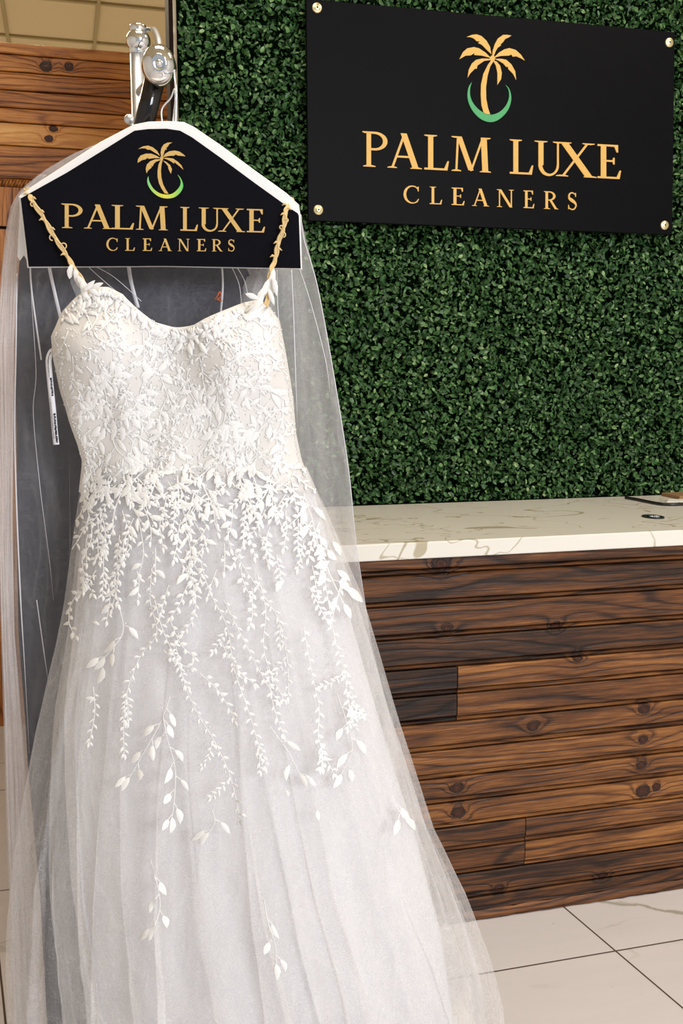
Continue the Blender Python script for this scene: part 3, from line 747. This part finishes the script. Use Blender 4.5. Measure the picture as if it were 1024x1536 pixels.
tuL = [(690, 128), (735, 122), (760, 118), (850, 106), (900, 100), (960, 88), (1090, 58), (1250, 30), (1350, 20), (1460, 20), (1600, 22)]
tuR = [(690, 455), (735, 475), (760, 487), (850, 524), (900, 545), (960, 562), (1090, 600), (1250, 652), (1350, 700), (1460, 740), (1500, 752), (1600, 758)]
liL = [(690, 129), (735, 126), (800, 124), (950, 112), (1050, 100), (1150, 102), (1300, 112), (1500, 150), (1600, 165)]
liR = [(690, 454), (735, 470), (800, 488), (900, 518), (1000, 546), (1100, 575), (1250, 622), (1400, 662), (1600, 690)]
def skirt(TL, TR, v0, v1, rows, n, seed, npl, amp, over, hd0, hd1, inset=0.0, hemw=.0, wr=.0):
    rws = []
    ph = [random.Random(seed+k).uniform(0, 6.28) for k in range(5)]
    for j in range(rows+1):
        t = j/rows; v = lerp(v0, v1, t); l, r_ = tab(TL, v)+inset, tab(TR, v)-inset; cx = (l+r_)/2; w = (r_-l)/2
        hdd = lerp(hd0, hd1, t**.85); g = t**.7; row = []
        for i in range(n):
            an0 = 2*PI*i/n
            irr = .8*math.sin(3*an0+ph[0])+.6*math.sin(5*an0+ph[1]+t*.8)+.35*math.sin(2*an0+ph[2]-t)
            q = npl*an0+irr*2.0
            an = an0 + over*g*math.cos(q)/npl + .015*g*noise.noise((an0*6, t*5, seed))
            side = abs(math.cos(an))
            f = 1+amp*g*(math.sin(q)+.5*math.sin(2.3*q+ph[3]))*(1-.75*side**3)+wr*noise.noise((an0*9+seed, t*9, .3))*(1-.6*side**4)
            u = cx+w*math.cos(an)*lerp(1, f, .35)
            y = -hdd*math.sin(an)*f
            y += wr*1.2*hdd*sstep(.45, 1, t)*noise.noise((u*.02, t*26, seed+5))
            p = P(u, v, 0); z = p.z+hemw*sstep(.8, 1, t)*noise.noise((an0*5, seed, 0))
            row.append(Vector((p.x, y, z)))
        rws.append(row)
    m = MB(); m.grid(rws, True); return m
mo = skirt(tuL, tuR, 700, 1590, 170, 720, 3, 15, .05, 1.35, .104, .40, 0, .02, .035)
out_v, out_f = list(mo.v), list(mo.f)
mdL = [(v, lerp(tab(tuL, v), tab(liL, v), .62)) for v in range(690, 1620, 40)]; mdR = [(v, lerp(tab(tuR, v), tab(liR, v), .35)) for v in range(690, 1620, 40)]
mi = skirt(mdL, mdR, 700, 1575, 120, 560, 21, 19, .06, 1.5, .101, .355, 0, .02, .035)
ml = skirt(liL, liR, 704, 1560, 90, 400, 5, 11, .045, .8, .098, .30, 0, 0, .02)
obj('skirt_lining', ml, M['lining'], gw, True)
obj('inner_tulle_layer', mi, M['tulle2'], gw, True)
obj('outer_tulle_layer', mo, M['tulle'], gw, True)

# ------------------------------------------------------------------ lace appliqué on the gown's front
bv = BVHTree.FromPolygons([Vector(p) for p in bod_v+out_v], bod_f+[tuple(i+len(bod_v) for i in f) for f in out_f])
CL = Vector((0, -D0, H))
def surf(u, v):
    d = lray(u, v).normalized(); loc, nrm, _, _ = bv.ray_cast(CL, d)
    if loc is None or loc.y > .06: return None
    if nrm.dot(d) > 0: nrm = -nrm
    return loc, nrm, d
def lift(u, v, h):
    s_ = surf(u, v)
    if s_ is None: return None
    loc, nrm, d = s_
    return loc + nrm*h*.5 - d*h*.7
def leaf(m, u, v, ang, L, W, h=.002):
    """pointed leaf, base at (u,v), pointing along ang (degrees, 90 = down)"""
    a = math.radians(ang); dx, dy = math.cos(a), math.sin(a); nx, ny = -dy, dx
    cur = random.uniform(-.12, .12)*L
    sh = [(0, 0), (.22, .75), (.5, 1.0), (.78, .62), (1, 0), (.78, -.62), (.5, -1.0), (.22, -.75)]
    ring_ = []
    for a_, b_ in sh:
        o = cur*math.sin(PI*a_); p = lift(u+dx*a_*L+nx*(b_*W/2+o), v+dy*a_*L+ny*(b_*W/2+o), h*.55)
        if p is None: return
        ring_.append(p)
    c1 = [lift(u+dx*k*L+nx*cur*math.sin(PI*k), v+dy*k*L+ny*cur*math.sin(PI*k), h*q) for k, q in ((.25, 1.5), (.5, 1.9), (.75, 1.4))]
    if None in c1: return
    r0, r1, r2, r3, r4, r5, r6, r7 = range(8)
    m.add(ring_+c1, [(0, 8, 1), (1, 8, 9, 2), (2, 9, 10, 3), (3, 10, 4), (4, 10, 5), (5, 10, 9, 6), (6, 9, 8, 7), (7, 8, 0)])
def stem(m, pts, w=1.7, h=.002):
    rows_ = []
    for k, p in enumerate(pts):
        t = (pts[min(k+1, len(pts)-1)]-pts[max(k-1, 0)])
        if t.length < 1e-6: continue
        t.normalize(); n = Vector((-t.y, t.x, 0))*w/2
        a_, b_, c = lift(p.x-n.x, p.y-n.y, .0006), lift(p.x, p.y, h), lift(p.x+n.x, p.y+n.y, .0006)
        if None in (a_, b_, c): 
            if len(rows_) > 1: m.grid(rows_)
            rows_ = []; continue
        rows_.append([a_, b_, c])
    if len(rows_) > 1: m.grid(rows_)
OCT = [(0,1,2),(0,2,3),(0,3,4),(0,4,1),(5,2,1),(5,3,2),(5,4,3),(5,1,4)]
def bead(m, u, v, r=.0018):
    p = lift(u, v, r*.8)
    if p is None: return
    m.add([p+Vector(q)*r for q in ((0,-1,0),(1,0,0),(0,0,1),(-1,0,0),(0,0,-1),(0,1,0))], OCT)
def vine(m, pts, kind='small', dens=1.0, bm=None, w=1.6):
    pts = smoothpath([(*p, 0) for p in pts], 6); stem(m, pts, w)
    acc = 0; side = 1
    gap = {'small': 5.2, 'large': 24, 'petal': 8, 'mix': 11}[kind]/dens
    for a_, b_ in zip(pts, pts[1:]):
        acc += (b_-a_).length
        if acc < gap: continue
        acc = 0; side = -side; g = math.degrees(math.atan2(b_.y-a_.y, b_.x-a_.x)); an = g+side*random.uniform(30, 60)
        if kind == 'small': leaf(m, b_.x, b_.y, an, random.uniform(8, 12.5), random.uniform(3.2, 4.8))
        elif kind == 'petal': leaf(m, b_.x, b_.y, an, random.uniform(8, 13), random.uniform(4, 6.5))
        elif kind == 'large':
            q = Vector((b_.x+math.cos(math.radians(an))*9, b_.y+math.sin(math.radians(an))*9, 0)); stem(m, [b_, (b_+q)/2, q], 1.3)
            leaf(m, q.x, q.y, lerp(an, 95, .4), random.uniform(20, 28), random.uniform(8, 11))
        else:
            if random.random() < .3: leaf(m, b_.x, b_.y, an, random.uniform(18, 26), random.uniform(6, 9))
            else: leaf(m, b_.x, b_.y, an, random.uniform(8, 14), random.uniform(3.5, 6))
        if bm is not None and random.random() < .35: bead(bm, b_.x+random.uniform(-6, 6), b_.y+random.uniform(-6, 6))
    e = pts[-1]; p_ = pts[-3]; g = math.degrees(math.atan2(e.y-p_.y, e.x-p_.x))
    leaf(m, e.x, e.y, g, 26 if kind == 'large' else 12, 10 if kind == 'large' else 5)
def walk(u, v, ang, L, curl):
    pts = [(u, v)]; n = max(3, int(L/14))
    for k in range(n):
        u += math.cos(math.radians(ang))*14; v += math.sin(math.radians(ang))*14; ang += curl+random.uniform(-10, 10); pts.append((u, v))
    return pts
m = MB(); bm = MB()
gy = 446
while gy < 735:
    gx = tab(bodL, gy)+random.uniform(2, 8)
    while gx < tab(bodR, gy)-6:
        u, v = gx+random.uniform(-9, 9), gy+random.uniform(-9, 9)
        if v > tab(neck, u)+4:
            kind = random.choice(['mix', 'petal', 'mix', 'large', 'small'])
            vine(m, walk(u, v, random.choice([60, 90, 120, 30, 150, -60])+random.uniform(-25, 25), random.uniform(34, 74), random.uniform(-16, 16)), kind, 1.0 if kind != 'large' else 1.4, bm, 2.2)
            for _ in range(4): bead(bm, u+random.uniform(-18, 18), v+random.uniform(-15, 15), random.uniform(.0011, .0022))
        gx += 21
    gy += 19
# scalloped petals along the neckline
for k in range(110):
    u = lerp(92, 414, k/109); v = tab(neck, u)+random.uniform(3, 8)
    leaf(m, u, v+4, random.uniform(-160, -20), random.uniform(8, 15), random.uniform(4, 7), .003)
    bead(bm, u, v+1, .0018)
for u0, v0, an in ((238, 478, -125), (246, 486, -118), (228, 468, -125), (314, 484, -82), (322, 480, -65), (331, 476, -58), (300, 500, 60), (275, 500, 130), (285, 500, 80), (90, 478, -95), (420, 700, -50)):
    leaf(m, u0, v0+12, an, 24, 9, .004)
for k in range(60):
    u = lerp(96, 412, k/59)+random.uniform(-2, 2); leaf(m, u, tab(neck, u)+random.uniform(6, 12), random.uniform(20, 160), random.uniform(14, 24), random.uniform(6, 9), .003)
# bead-edged sides
for k in range(90):
    v = lerp(500, 715, k/89); bead(bm, tab(bodL, v)+random.uniform(2, 6), v, .002); bead(bm, tab(bodR, v)-random.uniform(2, 6), v, .002)
obj('bodice_lace', m, M['lace'], gw, True); 
# dense lace falling from the waist
m = MB()
gy = 715
while gy < 880:
    den = 1-sstep(760, 880, gy)*.62; gx = tab(tuL, gy)+12
    while gx < tab(tuR, gy)-10:
        if random.random() < den:
            kind = random.choice(['mix', 'petal', 'small', 'mix'])
            vine(m, walk(gx+random.uniform(-9, 9), gy+random.uniform(-9, 9), random.uniform(55, 125), random.uniform(36, 66), random.uniform(-9, 9)), kind, 1.15, bm, 1.5)
        gx += 27
    gy += 23
obj('waist_lace', m, M['lace'], gw, True)
VN = [
 ('small',.9,[(150,760),(158,800),(155,850),(165,890),(160,930)]),
 ('mix',1,[(128,750),(138,800),(128,830)]),
 ('small',1.2,[(228,850),(225,900),(235,950),(210,985),(190,1040),(185,1090),(186,1130)]),
 ('small',1.2,[(232,900),(244,945),(262,985),(280,1028)]),
 ('small',1.3,[(262,960),(272,1010),(290,1060),(320,1110),(345,1165),(360,1228)]),
 ('petal',1.2,[(255,930),(270,965),(290,985)]),
 ('petal',1.4,[(245,975),(262,992),(285,1002)]),
 ('small',1.3,[(300,840),(315,890),(340,940),(350,1000),(370,1060),(385,1110),(390,1155)]),
 ('small',1.2,[(335,900),(360,950),(385,1000),(415,1050)]),
 ('petal',1.1,[(330,960),(352,1000),(380,1025)]),
 ('small',1.2,[(385,860),(398,915),(396,980),(424,1048)]),
 ('small',1.1,[(352,830),(385,880),(415,925),(430,985),(432,1045)]),
 ('petal',1.1,[(440,760),(470,805),(482,850),(492,900)]),
 ('small',1.2,[(492,900),(502,960),(516,1005),(530,1050),(542,1072)]),
 ('large',1.0,[(478,800),(490,850),(515,905)]),
 ('large',1.2,[(455,740),(468,780),(476,815)]),
 ('small',1.1,[(455,940),(465,1000),(478,1060),(478,1110),(500,1160)]),
 ('small',1.1,[(515,1000),(522,1050),(530,1090),(540,1072)]),
 ('large',1.2,[(255,1045),(240,1085),(215,1130),(195,1165)]),
 ('large',1.3,[(243,1060),(250,1105),(262,1150),(262,1190),(258,1225)]),
 ('large',.9,[(405,1090),(430,1125),(448,1160)]),
 ('large',1.5,[(318,1215),(322,1232),(314,1248)]),
 ('large',.9,[(226,1290),(236,1330),(240,1360),(232,1388)]),
 ('large',.9,[(396,1350),(402,1385),(412,1415),(414,1445)]),
 ('large',1.6,[(588,1192),(594,1210),(606,1226)]),
 ('large',1.1,[(505,1040),(520,1085),(528,1125),(512,1160)]),
 ('small',1.0,[(140,1030),(142,1070),(134,1112)]),
 ('petal',1.6,[(128,882),(115,892),(104,912)]),
 ('petal',1.0,[(104,915),(104,935),(112,952)]),
 ('small',.9,[(195,790),(188,830),(172,870),(178,905)]),
 ('mix',1.0,[(208,780),(215,830),(205,870)]),
 ('small',1.1,[(400,1000),(410,1060),(424,1100)]),
 ('petal',1.2,[(300,1010),(330,1040),(352,1080)]),
 ('small',1.0,[(275,850),(290,880),(292,920),(275,950)]),
 ('mix',1.0,[(270,780),(285,820),(282,860)]),
 ('large',1.3,[(180,915),(184,950),(158,985)]),
]
for kind, dn, pts in VN:
    m = MB(); vine(m, pts, kind, dn*1.15, bm if pts[0][1] < 1000 else None, 1.4)
    if kind in ('small', 'petal') and len(pts) > 4:
        for k in range(2):
            p = random.choice(pts[1:-1]); vine(m, walk(p[0], p[1], random.uniform(50, 130), 30, 8), 'small', 1.2, None, 1.2)
    if m.v: obj('lace_spray', m, M['lace'], gw, True)
m = MB()
for u, v, an, L in ((150, 938, 200, 14), (155, 1000, 110, 28), (145, 1050, 190, 18), (475, 1215, 80, 16), (428, 1185, 70, 12), (498, 812, 60, 26), (505, 855, 40, 26), (512, 885, -70, 26), (520, 880, 45, 34), (470, 850, -20, 26), (452, 760, 70, 26), (425, 870, 120, 22)):
    leaf(m, u, v, an, L, L*.38)
obj('loose_leaves', m, M['lace'], gw, True)
obj('beading', bm, M['bead'], gw, True)

# straps
def strap(pts, ys, leaves_from):
    m = MB(); p3 = smoothpath([P(u, v, y) for (u, v), y in zip(pts, ys)], 8)
    m.tube(p3, .0031, 8); m.tube([p+Vector((.0035*math.sin(k*.5), -.002, .0015*math.cos(k*.5))) for k, p in enumerate(p3)], .0019, 6)
    m.tube([p+Vector((-.0035*math.sin(k*.5+1), -.0015, 0)) for k, p in enumerate(p3)], .0019, 6)
    return m, p3
sp = [([(40, 284), (46, 296), (62, 322), (84, 358), (104, 390), (120, 415), (136, 442)], [.004, -.016, -.024, -.026, -.03, -.05, -.070]),
      ([(432, 300), (430, 312), (426, 335), (418, 365), (411, 392), (404, 420), (399, 462)], [.004, -.016, -.024, -.026, -.03, -.045, -.055])]
for si, (pts, ys) in enumerate(sp):
    m, p3 = strap(pts, ys, 0)
    so = obj('strap', m, M['strap_gold'], gw, True); so['label'] = 'gold cord shoulder strap with curls'
    m = MB(); n = len(p3)
    for k in range(3, int(n*.66), 3):   # little curls and buds
        p = p3[k]; sd = 1 if (k//3) % 2 else -1; R_ = random.uniform(.0028, .0055)
        if random.random() < .45:
            m.tube([p+Vector((sd*(R_+R_*math.cos(a_)), -.003, R_*math.sin(a_)+R_*.3)) for a_ in [PI*(1-q*1.5/9) for q in range(10)]], .0012, 6)
        else: m.tube([p, p+Vector((sd*.005, -.003, .002)), p+Vector((sd*.009, -.004, -.001))], [.002, .0022, .0006], 6)
    sub('cord_curls', m, M['strap_gold'], so, True)
    m = MB()
    def leaf3(p, d, L, W):
        d = Vector(d).normalized(); s_ = d.cross(Vector((0, -1, 0))).normalized(); nn = Vector((0, -1, 0))
        sh = [(0, 0), (.2, .7), (.5, 1), (.8, .6), (1, 0), (.8, -.6), (.5, -1), (.2, -.7)]
        m.add([p+d*L*a_+s_*W*b_/2+nn*.001 for a_, b_ in sh]+[p+d*L*.5+nn*.004], [(k, (k+1) % 8, 8) for k in range(8)])
    lst = ([(108, 396, 100, 22, 11), (116, 412, 60, 36, 11), (122, 420, 75, 34, 10), (130, 428, 40, 24, 8), (136, 432, -20, 20, 7), (126, 436, -40, 22, 7), (112, 402, 75, 30, 10)] if si == 0 else
           [(411, 402, 100, 34, 10), (409, 408, 95, 40, 12), (403, 418, 110, 36, 9), (398, 430, 120, 26, 9), (402, 432, 70, 26, 7), (396, 445, 130, 30, 9), (388, 448, -160, 20, 8), (410, 415, 80, 28, 8)])
    for u, v, an, L, W in lst:
        yy = lerp(-.04, -.105, (v-396)/50); leaf3(P(u, v, yy), (math.cos(math.radians(an)), -.1, -math.sin(math.radians(an))), L*.0012, W*.0012)
    obj('strap_leaves', m, M['lace'], gw, True)
# sheer back panels and hanging loops
def ribbon(pts, w, ys):
    m = MB(); p3 = smoothpath([P(u, v, y) for (u, v), y in zip(pts, ys)], 8); rws = []
    for k, p in enumerate(p3):
        t_ = (p3[min(k+1, len(p3)-1)]-p3[max(k-1, 0)]).normalized(); s_ = t_.cross(Vector((0, 1, 0))).normalized(); ww = (w[min(int(k/8), len(w)-1)] if isinstance(w, list) else w)
        rws.append([p-s_*ww/2, p+Vector((0, -ww*.12, 0)), p+s_*ww/2])
    m.grid(rws); return m
for pts, w, y0 in (([(72, 392), (80, 430), (92, 482)], .006, .075), ([(192, 392), (197, 425), (207, 462)], .007, .075), ([(332, 392), (334, 430), (330, 478)], .0035, .075), ([(45, 392), (48, 440), (62, 540)], .003, .08)):
    obj('hanging_loop', ribbon(pts, w, [y0]*len(pts)), M['ribbon'], gw, True, solidify(.0008))
for pts, w in (([(105, 392), (112, 420), (122, 445), (128, 475)], [.012, .018, .016, .008]), ([(372, 392), (382, 415), (374, 440), (366, 472)], [.018, .03, .024, .02]), ([(398, 392), (392, 420), (385, 450)], [.016, .02, .02])):
    obj('sheer_back_strap', ribbon(pts, w, [.06]*len(pts)), M['illusion'], gw, True)
for pts in ([(135, 396), (170, 415), (212, 452)], [(132, 400), (160, 425), (185, 446)], [(352, 396), (366, 420), (372, 445)], [(345, 396), (358, 425), (362, 455)]):
    m = MB(); m.tube(smoothpath([P(u, v, .05) for u, v in pts], 6), .0007, 6); obj('sheer_edge_cord', m, M['ribbon'], gw, True)
# care tag
tg = [(84, 526), (77, 528), (73, 540), (74, 560), (77, 590), (80, 620), (82, 645), (84.5, 667)]
yt = [-.02, -.03, -.04, -.045, -.045, -.045, -.045, -.045]
m = ribbon(tg, .0105, yt); tago = obj('care_tag', m, M['ribbon'], gw, True, solidify(.0006)); tago['label'] = 'white looped care tag with small black print'
m = MB(); p3 = smoothpath([P(u, v, y) for (u, v), y in zip(tg, yt)], 8); R_ = random.Random(4)
def print_marks(k0, k1, off, h, w):
    k = k0
    while k < k1:
        i = int(k); p = p3[i].lerp(p3[min(i+1, len(p3)-1)], k-i); t_ = (p3[min(i+1, len(p3)-1)]-p3[i]).normalized(); s_ = Vector((t_.z, 0, -t_.x))*-1
        for q in range(2):
            a_ = p+s_*(off+R_.uniform(-.3, .3)*w)+Vector((0, -.0028, 0)); L = R_.uniform(.25, .5)*h
            m.add([a_-s_*w/2, a_+s_*w/2, a_+s_*w/2+t_*L, a_-s_*w/2+t_*L], [(0, 1, 2, 3)])
        k += R_.uniform(.28, .5)
print_marks(8, 26, .0, .0014, .0016); print_marks(26, 33, .0026, .0035, .0026); print_marks(40, 54, .0026, .003, .0028); print_marks(34, 52, -.0022, .0014, .0016)
sub('tag_print', m, M['ink'], tago)

# ------------------------------------------------------------------ veil
vL = [(184, 228), (200, 190), (225, 120), (250, 75), (270, 47), (290, 26), (310, 16), (350, 8), (420, 1), (520, -6), (900, 0), (1040, 4), (1250, 10), (1400, 16), (1560, 20)]
vR = [(184, 266), (200, 292), (225, 330), (250, 370), (270, 403), (290, 430), (310, 446), (330, 452), (430, 476), (560, 500), (700, 522), (820, 535), (960, 556), (1100, 590), (1300, 640), (1560, 690)]
def veil_sheet(l_, r_, y0, y1, v0, v1, nt, ns, npl, over, dep, seed, xw=0):
    rws = []
    for j in range(nt+1):
        t = j/nt; v = lerp(v0, v1, t); l, r2 = tab(l_, v), tab(r_, v); g = sstep(0, .25, t)*lerp(.35, 1, t); row = []
        for i in range(ns+1):
            s_ = i/ns; e = min(1, 6*min(s_, 1-s_))
            q = npl*2*PI*s_+1.6*math.sin(5*s_*PI+seed)+.9*math.sin(11*s_+t*1.3+seed)
            ss = s_+over*g*math.cos(q)/(npl*6.28)*e
            u = lerp(l, r2, ss); y = lerp(y0, y1, sstep(0, .18, t))+dep*g*math.sin(q)+.004*noise.noise((s_*14, t*12, seed))
            p = P(u, v, 0); row.append(P(u, v, y))
        rws.append(row)
    m = MB(); m.grid(rws); return m
vl = thing('bridal_veil', 'sheer white tulle veil draped over the hanger shoulders behind the gown', 'veil', P(260, 1560, .11), 'gown')
obj('veil_layer', veil_sheet(vL, vR, .034, .165, 184, 1560, 120, 420, 13, 1.5, .007, 1.0), M['veil'], vl, True)
fL = [(262, 60), (290, 30), (320, 16), (400, 4), (520, -5), (900, 1), (1040, 6), (1250, 12), (1400, 18), (1540, 22)]
fR = [(262, 70), (290, 44), (320, 32), (400, 25), (520, 21), (800, 19), (950, 22), (1150, 38), (1300, 48), (1540, 60)]
obj('veil_edge_fold', veil_sheet(fL, fR, .045, .085, 262, 1545, 100, 70, 2, 1.2, .004, 4.0), M['veil_fold'], vl, True)
tL = [(300, 34), (400, 24), (900, 22), (1300, 40)]; tR = [(300, 436), (400, 440), (700, 470), (1300, 500)]
obj('veil_front_layer', veil_sheet(tL, tR, .05, .094, 310, 1300, 80, 300, 9, 1.8, .003, 2.0), M['veil_thin'], vl, True)
gL = [(184, 240), (225, 160), (270, 95), (310, 60), (420, 40), (700, 44), (1000, 48), (1400, 60)]
def veil_cord(pts, r=.0011, y=.092): m = MB(); q_ = smoothpath([P(u, v, y) for u, v in pts], 10); m.tube(q_, [max(.00015, r*min(1, 3*(1-k/(len(q_)-1)))) for k in range(len(q_))], 6); obj('rolled_fold_edge', m, M['ribbon'], vl, True)
veil_cord([(25, 410), (24, 520), (22, 640), (25, 760), (31, 900), (37, 1000), (44, 1130)], .0016, .09)
veil_cord([(45, 402), (48, 460), (54, 560), (50, 620), (60, 730), (74, 840), (80, 900)], .0007)
veil_cord([(55, 900), (62, 950), (72, 1020)], .0011)
veil_cord([(415, 405), (417, 470), (424, 560)], .0009); veil_cord([(437, 405), (440, 470), (443, 560), (446, 640)], .0010)
veil_cord([(448, 400), (466, 455), (488, 540), (496, 600)], .0007)
veil_cord([(451, 322), (456, 360), (476, 430), (500, 560), (522, 700), (535, 820), (556, 960)], .0009, .105)

m = MB(); a_ = P(328, 446, .055)
m.tube(smoothpath([a_+Vector(q) for q in ((-.008, 0, -.004), (-.002, -.002, .002), (.002, 0, .010), (.004, 0, .001), (-.003, -.001, -.004), (.006, 0, -.006))], 5), .0011, 6)
single('thread_tangle', m, M['rust'], 'tiny orange thread tangle caught above the neckline of the gown', 'thread', a_, 'gown', sm=True)

# ------------------------------------------------------------------ light
def area(name, loc, rot, sx, sy, power, col):
    l = bpy.data.lights.new(name, 'AREA'); l.shape = 'RECTANGLE'; l.size = sx; l.size_y = sy; l.energy = power; l.color = col
    o = bpy.data.objects.new(name, l); C.objects.link(o); o.location = loc; o.rotation_euler = rot; return o
def aim(frm, to): return (Vector(to)-Vector(frm)).to_track_quat('-Z', 'Y').to_euler()
p_ = (2.5, -4.3, 3.0); area('shop_window_light', p_, aim(p_, (.6, 2.0, .9)), 2.2, 1.6, 268, (.915, .95, 1.0))
area('ceiling_area_light', (.3, 1.6, 3.84), (0, 0, 0), 1.2, .6, 34, (1.0, .88, .72))
area('ceiling_area_light', (2.6, 1.6, 3.84), (0, 0, 0), 1.2, .6, 34, (1.0, .88, .72))
area('ceiling_area_light', (-.5, 5.6, 3.84), (0, 0, 0), 1.2, .6, 120, (1.0, .84, .6))
area('ceiling_area_light', (.8, 8.6, 3.84), (0, 0, 0), 1.2, .6, 130, (1.0, .84, .6))  # added unseen lamp; its floor bounce brightens the far ceiling
w = bpy.data.worlds.new('world'); S.world = w; w.use_nodes = True
w.node_tree.nodes['Background'].inputs[0].default_value = (.82, .9, 1.0, 1); w.node_tree.nodes['Background'].inputs[1].default_value = .45
S.view_settings.view_transform = 'Standard'; S.view_settings.look = 'None'; S.view_settings.gamma = 1; S.view_settings.use_curve_mapping = False
S.view_settings.exposure = 0.0
S.cycles.transparent_max_bounces = 24; S.cycles.max_bounces = 8
